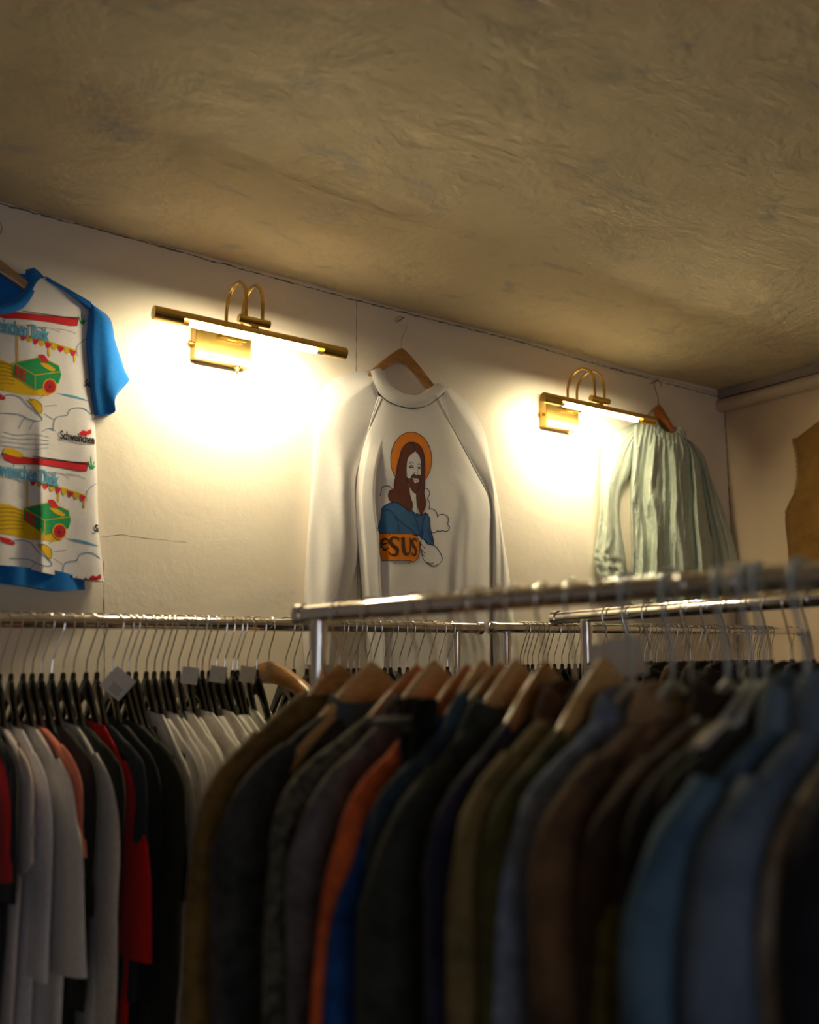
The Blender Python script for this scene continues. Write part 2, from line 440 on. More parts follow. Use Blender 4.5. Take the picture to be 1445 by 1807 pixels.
# --- white sweatshirt
M_SWEAT = cloth('white_fleece', (.80, .77, .76), (.76, .73, .72), scale=180, weave=700, bstr=.35)
M_RIB = cloth('white_rib', (.78, .75, .735), (.72, .69, .68), scale=300, weave=900, bstr=.6)
sw = thing('sweatshirt', 'white raglan sweatshirt printed with a bearded man and orange halo', 'sweatshirt', on_y(720, 1180, D-.03))
def h_torso(u, v):
    e = lerp(.046, .016, sstep(.12, .38, v)); h = e+(.062-e)*prof(u, .42)
    h = lerp(h*1.0, .034*prof(u, .3)+.008, sstep(.35, 1, v)*.6)
    # strip at the left side that folds forward over the print
    d = sstep(.02, .06, u)*(1-sstep(.155, .175, u))*sstep(.16, .30, v)
    h += .022*d
    h -= .006*math.exp(-((u-.20)/.03)**2)*sstep(.2, .4, v)
    h += .0045*math.sin(u*21+1.5+1.3*v)*sstep(.25, .8, v)+.003*math.sin(u*9-2*v)
    h += .010*math.exp(-((u-.86+.1*v)/.05)**2)*sstep(.3, .5, v)
    return h
torso = make_panel('body', [
    [(668, 698), (690, 712), (722, 721), (755, 716), (782, 697)],
    [(650, 760), (690, 765), (722, 770), (770, 766), (802, 760)],
    [(632, 822), (680, 830), (730, 832), (790, 830), (838, 826)],
    [(626, 880), (680, 890), (740, 894), (810, 892), (868, 886)],
    [(630, 950), (690, 960), (750, 964), (810, 962), (868, 952)],
    [(636, 1020), (690, 1030), (750, 1034), (810, 1032), (868, 1024)],
    [(642, 1090), (695, 1100), (750, 1104), (810, 1102), (868, 1096)],
    [(650, 1176), (695, 1184), (750, 1188), (810, 1186), (866, 1180)]], 110, 80, h_torso, M_SWEAT, sw)
def h_ls(u, v):
    h = .014+(.048-.014)*prof(u, .5)
    h += .012*math.exp(-((u-.75)/.18)**2)*sstep(.3, .5, v)*(1-sstep(.8, 1, v)*.5)
    h += .005*math.sin(u*8+v*5)*sstep(.2, .5, v)+.003*math.sin(u*15-v*16)*sstep(.45, .8, v)
    up_ = .016+.036*sstep(0, .45, u)
    h = lerp(up_, h, sstep(.05, .42, v))
    return h-.008*(1-sstep(0, .03, v))
make_panel('sleeve', [
    [(656, 652), (662, 675), (668, 698)], [(622, 657), (640, 695), (658, 728)], [(586, 670), (615, 720), (650, 762)],
    [(562, 698), (595, 755), (643, 806)], [(554, 755), (590, 800), (630, 842)], [(550, 830), (590, 860), (629, 880)],
    [(545, 905), (590, 920), (633, 930)], [(540, 975), (585, 985), (630, 990)], [(536, 1050), (575, 1052), (614, 1052)],
    [(533, 1110), (566, 1112), (600, 1112)], [(538, 1172), (562, 1174), (588, 1172)]], 44, 90, h_ls, M_SWEAT, sw)
def h_rs(u, v):
    h = .012+(.038-.012)*prof(u, .5)+.004*math.sin(u*9+v*9)*sstep(.3, .6, v)
    up_ = .016+.034*sstep(0, .5, 1-u)
    return lerp(up_, h, sstep(.1, .5, v))
make_panel('sleeve', [
    [(782, 697), (787, 688), (791, 681)], [(800, 756), (815, 735), (826, 712)], [(828, 812), (845, 785), (853, 758)],
    [(860, 868), (866, 840), (866, 815)], [(866, 905), (874, 895), (879, 885)], [(867, 960), (880, 955), (888, 948)],
    [(868, 1020), (884, 1018), (898, 1012)], [(868, 1090), (888, 1090), (906, 1084)], [(870, 1180), (890, 1180), (912, 1178)]],
    26, 70, h_rs, M_SWEAT, sw)
def h_col(u, v): return .050+.016*math.sin(math.pi*u)+.006*math.sin(math.pi*v)
make_panel('collar', [
    [(670, 650), (684, 674), (704, 690), (727, 697), (752, 693), (776, 676)],
    [(662, 651), (677, 682), (699, 700), (726, 708), (756, 703), (784, 680)],
    [(653, 655), (668, 692), (692, 711), (723, 719), (758, 714), (792, 684)]], 60, 10, h_col, M_RIB, sw)
def h_hem(u, v): return .012+.04*prof(u, .4)+.002*math.sin(u*180)
make_panel('waistband', [
    [(648, 1172), (695, 1180), (750, 1184), (810, 1182), (868, 1176)],
    [(654, 1206), (695, 1216), (750, 1220), (810, 1218), (864, 1210)]], 90, 10, h_hem, M_RIB, sw)
off = sw.location.copy()
inks = {'orange': cloth('orange_ink', (.87, .25, .012), scale=300), 'brown': cloth('brown_ink', (.14, .035, .012), scale=300),
        'blue': cloth('blue_ink', (.040, .14, .33), scale=300), 'navy': cloth('navy_ink', (.018, .02, .12), scale=300),
        'dark': cloth('dark_brown_ink', (.09, .035, .010), scale=300), 'white': cloth('white_ink', (.80, .77, .76), scale=300)}
pr = Print(torso, off, inks)
K = 180/1205
def q(*pts): return [(640+x*K, 740+y*K) for x, y in pts]
def sm(pts, n=6, closed=True):
    P = [Vector((x, y, 0)) for x, y in pts]
    if closed: P = P+[P[0]]
    out = spline(P, n*(len(P)-1)); return [(p.x, p.y) for p in (out[:-1] if closed else out)]
halo = [(640+(572+243*math.cos(a))*K, 740+(475+325*math.sin(a))*K) for a in [2*math.pi*i/48 for i in range(48)]]
clipL = lambda x, y: x > 669
pr.poly(halo, 'orange', .0005, clip=clipL)
pr.line(halo+halo[:1], 1.0, 'navy', .0010)
clouds = [q((190, 915), (215, 880), (220, 820), (255, 790), (310, 788), (350, 825)), q((190, 1020), (200, 1000)),
          q((735, 812), (775, 830), (790, 880), (768, 935), (790, 985), (785, 1055)), q((780, 1060), (830, 1060), (870, 1095), (885, 1150)),
          q((880, 1155), (910, 1125), (960, 1122), (1005, 1150), (1015, 1195), (1000, 1240)), q((1000, 1240), (1025, 1265), (1020, 1300), (985, 1325), (940, 1310)),
          q((940, 1310), (905, 1325), (885, 1310)), q((885, 1310), (860, 1335), (815, 1335))]
for c in clouds: pr.line(c, 1.2, 'navy', .0010, clip=clipL)
robe = q((330, 985), (420, 975), (560, 1060), (610, 1100), (700, 1130), (745, 1100), (790, 1170), (800, 1290), (830, 1400), (835, 1490), (760, 1450), (690, 1400), (640, 1370), (205, 1350), (212, 1180), (225, 1060), (270, 1010))
pr.poly(sm(robe, 3), 'blue', .0007)
pr.line(sm(robe, 3)+sm(robe, 3)[:1], 1.1, 'navy', .0012, smooth=False)
for l in [q((250, 1085), (300, 1065), (360, 1110), (430, 1190), (520, 1260), (600, 1320), (650, 1380)), q((385, 1150), (415, 1220), (430, 1330)),
          q((590, 1080), (625, 1180), (660, 1290), (680, 1400)), q((600, 1090), (640, 1150), (660, 1110)), q((745, 1110), (705, 1230), (685, 1390)),
          q((715, 1310), (700, 1370), (690, 1400)), q((770, 1290), (800, 1400), (825, 1460))]: pr.line(l, .9, 'navy', .0013)
# throat
pr.poly(sm(q((530, 740), (580, 840), (640, 880), (640, 1020), (625, 1120), (590, 1060), (575, 960), (545, 860)), 3), 'white', .0010)
hairL = q((545, 270), (500, 300), (455, 370), (430, 470), (405, 560), (395, 650), (370, 740), (365, 820), (320, 840), (300, 900), (325, 965), (400, 975), (470, 1020), (520, 1050), (550, 1085), (580, 1060), (590, 1000), (560, 900), (545, 800), (520, 720), (515, 600), (525, 480), (560, 420), (620, 370), (600, 300))
hairR = q((545, 270), (600, 300), (620, 370), (670, 430), (690, 520), (690, 640), (660, 800), (635, 880), (640, 1000), (670, 1090), (690, 1150), (720, 1080), (745, 1010), (735, 920), (725, 860), (735, 780), (735, 650), (735, 500), (720, 400), (690, 330), (640, 280), (590, 268))
face = q((620, 370), (570, 410), (530, 470), (515, 560), (517, 660), (550, 700), (600, 700), (660, 700), (690, 650), (692, 520), (680, 450))
beard = q((517, 690), (560, 700), (580, 665), (600, 645), (630, 665), (660, 655), (690, 680), (690, 740), (665, 810), (635, 870), (600, 860), (565, 810), (535, 750))
pr.poly(sm(face, 3), 'white', .0011)
pr.poly(sm(hairL, 3), 'brown', .0014); pr.poly(sm(hairR, 3), 'brown', .0014)
pr.poly(sm(beard, 3), 'brown', .0016)
for h in (hairL, hairR, beard): pr.line(sm(h, 3)+sm(h, 3)[:1], .8, 'navy', .0019, smooth=False)
pr.poly(sm(q((585, 690), (620, 700), (665, 705), (655, 745), (640, 735), (625, 755), (605, 735)), 2), 'white', .0020, maxe=2)
for l, w_ in [(q((550, 525), (575, 503), (600, 520)), 1.0), (q((552, 560), (575, 545), (598, 560), (575, 570), (552, 560)), 1.4), (q((645, 540), (665, 522), (685, 545)), 1.0),
              (q((648, 572), (665, 560), (682, 575), (665, 582), (648, 572)), 1.4), (q((650, 590), (645, 640), (655, 670)), .7), (q((605, 620), (612, 632), (622, 628)), 1.0),
              (q((590, 655), (615, 650), (628, 670)), 1.5), (q((590, 705), (625, 722), (662, 712)), .8), (q((520, 640), (540, 665)), .6),
              (q((440, 420), (420, 560), (400, 700), (390, 850)), .6), (q((480, 380), (455, 560), (450, 720), (430, 900)), .5), (q((700, 420), (712, 600), (700, 800), (690, 1000)), .5),
              (q((500, 750), (510, 870), (540, 1000)), .5)]: pr.line(l, w_, 'navy', .0024, step=1.2)
# hand and banner
hand = q((690, 1420), (720, 1410), (760, 1470), (840, 1485), (900, 1550), (940, 1640), (910, 1700), (850, 1730), (790, 1715), (720, 1660), (700, 1580), (680, 1480))
pr.poly(sm(hand, 3), 'white', .0011); pr.line(sm(hand, 3)+sm(hand, 3)[:1], 1.1, 'navy', .0016, smooth=False)
for l in [q((735, 1425), (770, 1480)), q((690, 1470), (735, 1530)), q((695, 1540), (740, 1590)), q((700, 1590), (735, 1625)), q((755, 1690), (800, 1700), (840, 1695))]: pr.line(l, 1.1, 'navy', .0019)
ban = q((195, 1350), (300, 1345), (450, 1345), (580, 1352), (640, 1385), (672, 1450), (675, 1550), (650, 1640), (605, 1685), (560, 1670), (460, 1665), (225, 1670), (205, 1600))
pr.poly(ban, 'orange', .0013, clip=clipL); pr.line(ban+ban[:1], 1.0, 'dark', .0018, smooth=False, clip=clipL)
for pts, ws in [
    ([(228, 1480), (300, 1455), (290, 1420), (250, 1415), (222, 1450), (222, 1510), (260, 1540), (305, 1515)], [3, 2, 3, 3.5, 5, 5.5, 4, 1.5]),
    ([(425, 1440), (410, 1400), (350, 1395), (325, 1440), (355, 1490), (405, 1530), (400, 1590), (340, 1600), (300, 1560)], [1.5, 3, 3.5, 6, 7, 6.5, 5, 3, 1.5]),
    ([(455, 1410), (478, 1408), (480, 1500), (500, 1580), (535, 1590), (560, 1560), (565, 1480), (562, 1412)], [2, 5, 6.5, 6, 4, 2.5, 2.5, 2.5]),
    ([(635, 1450), (625, 1415), (600, 1412), (585, 1450), (605, 1500), (628, 1540), (620, 1600), (595, 1600), (582, 1570)], [1, 2.5, 3, 4, 4.5, 4, 3.5, 2.5, 1])]:
    pr.line(q(*pts), ws, 'dark', .0021, clip=clipL, step=1.5)
for x0, x1 in ((445, 500), (550, 580), (410, 440)): pr.line(q((x0, 1405), (x1, 1405)), 1.2, 'dark', .0022)
pr.text('c 1980 Holy St. Print', 689, 995.5, 4.2, 'navy', (1, -.03), (0, 1), .0012, .0)
# raglan seams
for l in [[(668, 700), (657, 735), (650, 762), (646, 790), (641, 806)], [(779, 700), (790, 735), (803, 762), (822, 798), (840, 830), (862, 868)]]:
    pass
pr.done()
def seam(name, pts, r, h, mat, parent):
    mb = MB(); mb.tube([on_y(p.x, p.y, D-h(i/40)) for i, p in enumerate(spline([(x, y, 0) for x, y in pts], 40))], r, 8); mb.obj(name, mat, parent)
seam('seam', [(668, 700), (657, 735), (650, 762), (646, 790), (638, 812)], .0022, lambda t: lerp(.062, .030, t), M_RIB, sw)
seam('seam', [(780, 700), (790, 735), (803, 762), (822, 798), (840, 832), (862, 870)], .0022, lambda t: lerp(.064, .030, t), M_RIB, sw)
# --- hangers on the wall
def wall_hanger(cx, cz, wl, wr, dl, dr, lab, m, hookz, hook_m, thick=.010, standoff=.045, textb=None, hookdir=1, hh=.036, name='coat_hanger'):
    t = thing(name, lab, 'hanger', (cx, D-standoff, cz))
    mb = MB(); n = 26
    U = []
    for i in range(-n, n+1):
        s = i/n; wd = wl if s < 0 else wr; dp = dl if s < 0 else dr; a = abs(s)
        z = cz-dp*(a**1.2); hgt = lerp(hh, hh*.62, a)*(1 if a < .95 else .75); th = lerp(thick, thick*1.6, a)
        yy = D-standoff+.010*a
        ring = []
        for k in range(12):
            an = 2*math.pi*k/12; c_, s_ = math.cos(an), math.sin(an)
            ring.append((cx+s*wd, yy+math.copysign(abs(c_)**.6, c_)*th, z-hgt*.5+math.copysign(abs(s_)**.6, s_)*hgt*.5))
        U.append(ring)
    V = [p for r in U for p in r]; k = len(U)
    Fc = [(i*12+j, (i+1)*12+j, (i+1)*12+(j+1) % 12, i*12+(j+1) % 12) for i in range(k-1) for j in range(12)]+[tuple(range(12)), tuple((k-1)*12+j for j in range(12))[::-1]]
    mb.add(V, Fc); ob = mb.obj('shoulder_bar', m, t)
    y = D-standoff; s = hookdir
    P = [(cx, y, cz-.01), (cx, y, cz+.02), (cx+.002*s, y, cz+.032), (cx+.016*s, y, hookz-.034), (cx+.018*s, y, hookz-.018), (cx+.008*s, y, hookz-.003), (cx-.006*s, y, hookz), (cx-.018*s, y, hookz-.010), (cx-.021*s, y, hookz-.020)]
    mb = MB(); mb.tube(spline(P, 50), .0014, 8); mb.obj('hook', hook_m, t)
    return t, ob
pc = on_y(717, 612, D-.045)
wall_hanger(pc.x-.005, pc.z, .115, .160, .100, .130, 'brown wooden hanger holding the white sweatshirt on the back wall', M_WOOD, on_y(714, 556, D-.045).z+.0, M_HOOK, thick=.009, standoff=.027, hookdir=1, hh=.040)
wall_hook_nail(pc.x-.002, on_y(714, 556, D-.045).z-.006, 'small bent nail above the white sweatshirt')

# --- printed tee with blue sleeves
M_TEE = cloth('printed_cotton', (.74, .71, .74), (.70, .67, .70), scale=200)
M_BLUE = cloth('blue_jersey', (.006, .17, .58), (.006, .14, .50), scale=200)
tee = thing('t_shirt', 'short-sleeved t-shirt with blue sleeves and colourful comic print', 't-shirt', on_y(-10, 1040, D-.03))
def h_tee(u, v):
    h = .014+.034*prof(u, .42)
    h += .004*math.sin(u*26+.6)*sstep(.2, .8, v)+.003*math.sin(u*11+3*v)
    h += .010*math.exp(-((u-.76)/.025)**2)*sstep(.45, .9, v)
    return h
tb = make_panel('body', [
    [(-182, 445), (-108, 440), (-62, 530), (-10, 548), (45, 528), (80, 490), (160, 538)],
    [(-176, 520), (-108, 530), (-62, 560), (-10, 575), (45, 570), (82, 560), (156, 590)],
    [(-178, 600), (-108, 620), (-62, 630), (-10, 640), (45, 645), (90, 650), (157, 655)],
    [(-180, 690), (-108, 700), (-60, 710), (-10, 715), (45, 720), (92, 725), (166, 732)],
    [(-182, 790), (-108, 800), (-60, 810), (-10, 815), (45, 820), (95, 825), (171, 830)],
    [(-186, 900), (-108, 905), (-60, 910), (-10, 915), (45, 920), (98, 925), (174, 930)],
    [(-190, 985), (-108, 990), (-60, 994), (-10, 996), (45, 1003), (100, 1015), (184, 1027)]], 130, 110, h_tee, M_TEE, tee)
def h_band(u, v): return .012+.034*prof(u, .4)+.004*math.sin(u*22+.6)
make_panel('waistband', [
    [(-190, 975), (-108, 980), (-60, 984), (0, 996), (45, 1001), (95, 1006), (148, 1020)],
    [(-188, 1010), (-108, 1018), (-60, 1024), (0, 1029), (45, 1034), (95, 1042), (150, 1041)]], 80, 10, h_band, M_BLUE, tee)
def h_neck(u, v): return .028+.024*math.sin(math.pi*u)**.7+.006*math.sin(math.pi*v)*math.sin(math.pi*u)
make_panel('collar', [
    [(-105, 430), (-80, 480), (-48, 520), (-10, 536), (28, 528), (54, 502), (60, 472)],
    [(-112, 430), (-88, 486), (-52, 530), (-10, 545), (32, 537), (61, 506), (69, 479)],
    [(-120, 432), (-96, 490), (-56, 540), (-10, 554), (37, 546), (69, 512), (79, 490)]], 60, 8, h_neck, M_BLUE, tee)
# inside of the back, seen through the neck
def h_in(u, v): return .012
make_panel('inner_back', [[(-105, 440), (-50, 462), (-10, 472), (30, 482), (62, 484)], [(-90, 480), (-50, 525), (-10, 540), (30, 530), (60, 500)]], 30, 10, h_in, M_BLUE, tee)
def h_sl(u, v): return .014+.028*prof(u, .45)+.005*math.sin(u*10+2*v)*v
make_panel('sleeve', [[(79, 487), (120, 509), (161, 533)], [(82, 494), (121, 516), (160, 543)]], 30, 4, lambda u, v: .045, M_BLUE, tee)
make_panel('sleeve', [
    [(158, 535), (162, 536), (166, 539)], [(155, 570), (176, 562), (194, 562)], [(152, 610), (180, 604), (204, 602)],
    [(157, 655), (184, 648), (213, 630)], [(160, 685), (186, 678), (220, 652)], [(163, 708), (194, 700), (226, 664)],
    [(168, 733), (186, 731), (203, 726), (204, 702), (229, 671)]], 40, 44, h_sl, M_BLUE, tee)
make_panel('sleeve', [
    [(-190, 442), (-186, 444), (-180, 445)], [(-215, 470), (-196, 480), (-178, 490)], [(-232, 520), (-205, 530), (-176, 535)],
    [(-245, 600), (-212, 615), (-178, 618)], [(-240, 640), (-215, 655), (-180, 665)]], 24, 30, h_sl, M_BLUE, tee)
inks = {'lb': cloth('sky_blue_ink', (.10, .38, .62), scale=300), 'red': cloth('red_ink', (.62, .02, .03), scale=300), 'yel': cloth('yellow_ink', (.72, .45, .01), scale=300),
        'grn': cloth('green_ink', (.02, .30, .11), scale=300), 'blk': cloth('black_ink', (.02, .02, .03), scale=300), 'out': cloth('outline_blue_ink', (.07, .20, .40), scale=300)}
tp = Print(tb, tee.location.copy(), inks)
def motif(dx, dy):
    S = lambda pts: [(x+dx, y+dy) for x, y in pts]
    # boat, water, reeds
    bt = S([(-14, 545), (4, 546), (14, 550), (30, 551), (60, 554), (95, 558), (139, 560), (136, 575), (122, 575), (90, 569), (60, 565), (30, 562), (8, 562), (-8, 556)])
    tp.poly(S(sm([(-12, 543), (-8, 534), (4, 535), (18, 541), (26, 550), (10, 550)], 2)), 'yel', .0012, maxe=3)
    tp.poly(bt, 'red', .0007); tp.line(bt+bt[:1], .8, 'blk', .0011, smooth=False)
    tp.line(S([(40, 549), (90, 556), (137, 563)]), 1.6, 'blk', .0013)
    for k in range(4): tp.line(S([(15+k*28, 571+k*3), (35+k*28, 574+k*3), (50+k*28, 580+k*3)]), .7, 'blk', .0010)
    for a, h in ((-5, 16), (0, 24), (5, 15), (8, 9)): tp.line(S([(145+a*.2, 572), (144+a*.8, 572-h*.6), (144+a*1.3, 572-h)]), [2.6, 2, .4], 'grn', .0011)
    # blue lettering
    tp.text('Schweinchen Dick', -40+dx, 577+dy, 35, 'lb', (.985, .20), (-.02, 1), .0030, .014, condense=.49)
    # awning on posts
    for x0, y0, x1, y1 in ((31, 590, 31, 640), (86, 606, 86, 630), (132, 618, 131, 640)): tp.line(S([(x0, y0), (x1, y1)]), 3.2, 'yel', .0009, smooth=False)
    tp.line(S([(30, 588), (85, 603), (136, 619)]), 2.4, 'yel', .0012)
    for k in range(9):
        x = 41+k*11; y = 590+k*3.4
        tp.poly(S(sm([(x-5, y-1), (x+5.2, y+2), (x+3, y+9), (x-1, y+11), (x-4, y+7)], 2)), 'red' if k % 2 == 0 else 'yel', .0010, maxe=3)
    # sand with dark drag lines
    tp.poly(S([(-60, 628), (0, 634), (26, 645), (40, 665), (62, 682), (100, 690), (84, 699), (40, 697), (0, 688), (-60, 680)]), 'yel', .0006)
    for k in range(6): tp.line(S([(-30, 640+k*8), (5, 641+k*7), (26, 648+k*6)]), .7, 'blk', .0010)
    # ice cart
    tp.poly(S([(24, 640), (72, 630), (104, 645), (108, 662), (104, 676), (62, 689), (24, 662)]), 'grn', .0009)
    for l in ([(24, 640), (62, 662), (62, 689)], [(62, 662), (106, 656)], [(24, 640), (72, 630), (104, 645)], [(24, 662), (62, 689)], [(24, 640), (24, 662)]): tp.line(S(l), 1.3, 'yel', .0013, smooth=False)
    tp.text('EIS', 27+dx, 662+dy, 25, 'red', (.86, .50), (0, 1), .0030, .014, condense=.72)
    wheel = [(88+11.5*math.cos(a), 682+13*math.sin(a)) for a in [i*math.pi/10 for i in range(20)]]
    tp.poly(S(wheel), 'red', .0014, maxe=4); tp.line(S(wheel+wheel[:1]), 1.8, 'yel', .0018)
    for k in range(4): a = k*math.pi/4; tp.line(S([(88-9*math.cos(a), 682-10*math.sin(a)), (88+9*math.cos(a), 682+10*math.sin(a))]), .7, 'blk', .0019, smooth=False)
    tp.poly(S(sm([(70, 640), (84, 642), (98, 652), (92, 655), (78, 648)], 2)), 'yel', .0013, maxe=3)
    tp.poly(S(sm([(68, 626), (78, 626), (86, 638), (80, 640), (70, 634)], 2)), 'red', .0014, maxe=3)
    # blue shade of the road, clouds and suns
    tp.line(S([(100, 694), (130, 700), (158, 708)]), [.5, 4, .5], 'lb', .0008)
    cl1 = [(0, 702), (14, 697), (34, 700), (46, 712), (50, 717), (62, 726), (74, 738), (70, 743), (52, 740), (36, 732), (20, 730), (0, 729)]
    tp.line(S(cl1), 1.3, 'out', .0010)
    tp.poly(S(sm([(48, 706), (62, 705), (74, 715), (73, 729), (66, 727), (58, 716)], 3)), 'yel', .0009); tp.line(S(sm([(48, 706), (62, 705), (74, 715), (73, 729), (66, 727), (58, 716)], 3)), .7, 'blk', .0013)
    for l in ([(56, 708), (50, 700)], [(69, 704), (78, 697)], [(78, 717), (100, 715)], [(78, 730), (94, 740)], [(45, 735), (32, 756)], [(60, 743), (52, 758)]): tp.line(S(l), .7, 'blk', .0010)
    tp.line(S([(93, 760), (98, 738), (118, 733)]), 1.3, 'out', .0010); tp.line(S([(118, 734), (125, 722), (145, 720), (160, 730)]), 1.3, 'out', .0010)
    tp.line(S([(74, 762), (86, 756), (98, 760)]), 1.1, 'out', .0010)
    for k in range(4): tp.line(S([(5-k*4, 762+k*8), (30, 768+k*7), (60, 766+k*9), (86, 772+k*6)]), .8, 'out', .0010)
    tp.line(S([(136, 628), (136, 612), (148, 600), (160, 596)]), 1.1, 'out', .0010)
    tp.text('Schweinchen', 106+dx, 774+dy, 21, 'blk', (.99, .16), (0, 1), .0030, .014, condense=.56)
    tp.text('Schweinchen', 148+dx, 681+dy, 17, 'blk', (.99, .16), (-.2, 1), .0030, .014, condense=.72)
    tp.text('Schweinchen', -84+dx, 745+dy, 17, 'blk', (.99, .10), (0, 1), .0030, .024, condense=.72)
    rd = S(sm([(-20, 690), (-2, 694), (10, 702), (4, 706), (-14, 700)], 2)); tp.poly(rd, 'red', .0008)
    tp.poly(S(sm([(140, 764), (146, 759), (153, 761), (160, 757), (161, 765), (152, 768), (144, 770)], 2)), 'red', .0010, maxe=3)
motif(0, 0); motif(17, 256)
tp.text('Schweinchen', 148, 1036-5, 17, 'blk', (.99, .16), (0, 1), .0030, .014, condense=.72)
tp.done()
th = on_y(-12, 440, D-.05)
tt, hb = wall_hanger(th.x, th.z+.0, .15, .15, .085, .090, 'flat wooden hanger with printed lettering holding the blue-sleeved t-shirt', wood('printed_hanger_wood', (.44, .27, .11), (.30, .17, .06)), on_y(-12, 372, D-.05).z, M_HOOK, thick=.006, standoff=.020, hh=.034)
hp = Print(hb, tt.location.copy(), {'ink': M_INK})
hp.text('nnover, Os', -24, 473, 14, 'ink', (.965, .20), (0, 1), .0010, .01)
hp.done()
wall_hook_nail(th.x, on_y(-12, 372, D-.05).z-.006, 'small nail above the blue-sleeved t-shirt')

# --- pale green blouse
M_MINT = cloth('crinkled_mint_cotton', (.55, .61, .52), (.46, .53, .45), scale=30, weave=260, bstr=.8, crinkle=.8)
bl = thing('blouse', 'pale green crinkled long-sleeved blouse hanging beside the room corner', 'blouse', on_y(1185, 1060, D-.03))
def h_bl(u, v):
    e = lerp(.040, .016, sstep(.05, .25, v)); h = e+(.066-e)*prof(u, .42)
    g = sstep(.04, .30, v); n1 = noise.noise(Vector((u*4+1.5*v, v*2.0, 7)))
    h += g*(.013*math.sin(u*24+3.2*n1+.6)+.006*math.sin(u*47+2.5*v+4*n1))
    h += (1-g*.6)*.0035*math.sin(u*95+5*n1)
    h += .014*noise.noise(Vector((u*7, v*2.2, 4)))*g+.005*noise.noise(Vector((u*22+3*v, v*9, 1)))+.0022*noise.noise(Vector((u*60, v*45, 1)))
    return h*(1 if .0 < u < 1 else .5)
make_panel('body', [
    [(1118, 752), (1146, 742), (1162, 764), (1184, 774), (1200, 768), (1208, 772), (1216, 778)],
    [(1114, 790), (1140, 785), (1162, 792), (1184, 797), (1204, 796), (1222, 798), (1236, 808)],
    [(1112, 850), (1135, 848), (1162, 852), (1186, 856), (1208, 856), (1230, 858), (1244, 862)],
    [(1112, 900), (1135, 905), (1162, 910), (1188, 912), (1212, 912), (1234, 912), (1252, 908)],
    [(1114, 970), (1138, 975), (1165, 980), (1192, 984), (1218, 984), (1242, 982), (1262, 974)],
    [(1114, 1070), (1142, 1076), (1170, 1082), (1198, 1084), (1224, 1084), (1250, 1080), (1270, 1072)]], 150, 90, h_bl, M_MINT, bl)
def h_bs(u, v):
    h = .014+.036*prof(u, .5)+.005*math.sin(u*13+3*v)*sstep(.15, .5, v)+.006*noise.noise(Vector((u*5, v*7, 8)))*prof(u, .5)
    h += .0055*noise.noise(Vector((u*7, v*24, 2)))*sstep(.55, .75, v)*prof(u, .5)
    return lerp(.016+.030*sstep(0, .6, u)+.003*math.sin(u*30), h, sstep(.05, .4, v))
make_panel('sleeve', [
    [(1146, 741), (1134, 750), (1120, 760)], [(1112, 750), (1112, 768), (1116, 788)], [(1080, 763), (1095, 785), (1115, 810)],
    [(1062, 785), (1086, 812), (1110, 838)], [(1058, 830), (1078, 850), (1096, 866)], [(1057, 890), (1075, 903), (1093, 910)],
    [(1054, 940), (1076, 946), (1098, 948)], [(1048, 975), (1075, 982), (1104, 985)], [(1050, 1000), (1078, 1008), (1106, 1010)], [(1056, 1030), (1080, 1036), (1106, 1034)]], 40, 80, h_bs, M_MINT, bl)
make_panel('sleeve', [
    [(1212, 776), (1218, 778), (1222, 780)], [(1232, 812), (1238, 808), (1242, 804)], [(1240, 860), (1250, 852), (1256, 846)],
    [(1248, 910), (1262, 902), (1274, 892)], [(1256, 960), (1276, 950), (1290, 940)], [(1262, 1020), (1286, 1008), (1306, 996)], [(1266, 1050), (1290, 1045), (1310, 1036)]],
    30, 60, lambda u, v: .012+.030*prof(u, .5)+.006*math.sin(u*17+2*v)*sstep(.1, .4, v)*prof(u, .5)+.004*noise.noise(Vector((u*8, v*14, 3))), M_MINT, bl)
make_panel('collar', [
    [(1152, 726), (1158, 742), (1168, 756), (1184, 764), (1196, 762), (1202, 752)],
    [(1147, 730), (1153, 750), (1166, 764), (1184, 771), (1198, 768), (1206, 758)],
    [(1143, 738), (1150, 758), (1164, 772), (1184, 779), (1202, 776), (1212, 768)]], 60, 10,
    lambda u, v: .046+.018*math.sin(math.pi*u)+.0018*math.sin(u*60)+.005*math.sin(math.pi*v), M_MINT, bl)
pb = on_y(1168, 712, D-.05)
wall_hanger(pb.x, pb.z, .14, .13, .14, .14, 'orange-brown wooden hanger with a thin wire hook holding the pale blouse', M_WOODR, on_y(1160, 667, D-.05).z, plain('dark_wire', (.25, .18, .14), .4, 1), thick=.010, standoff=.034, hookdir=-1, hh=.055)
wall_hook_nail(pb.x, on_y(1160, 667, D-.05).z-.006, 'small nail above the pale blouse')

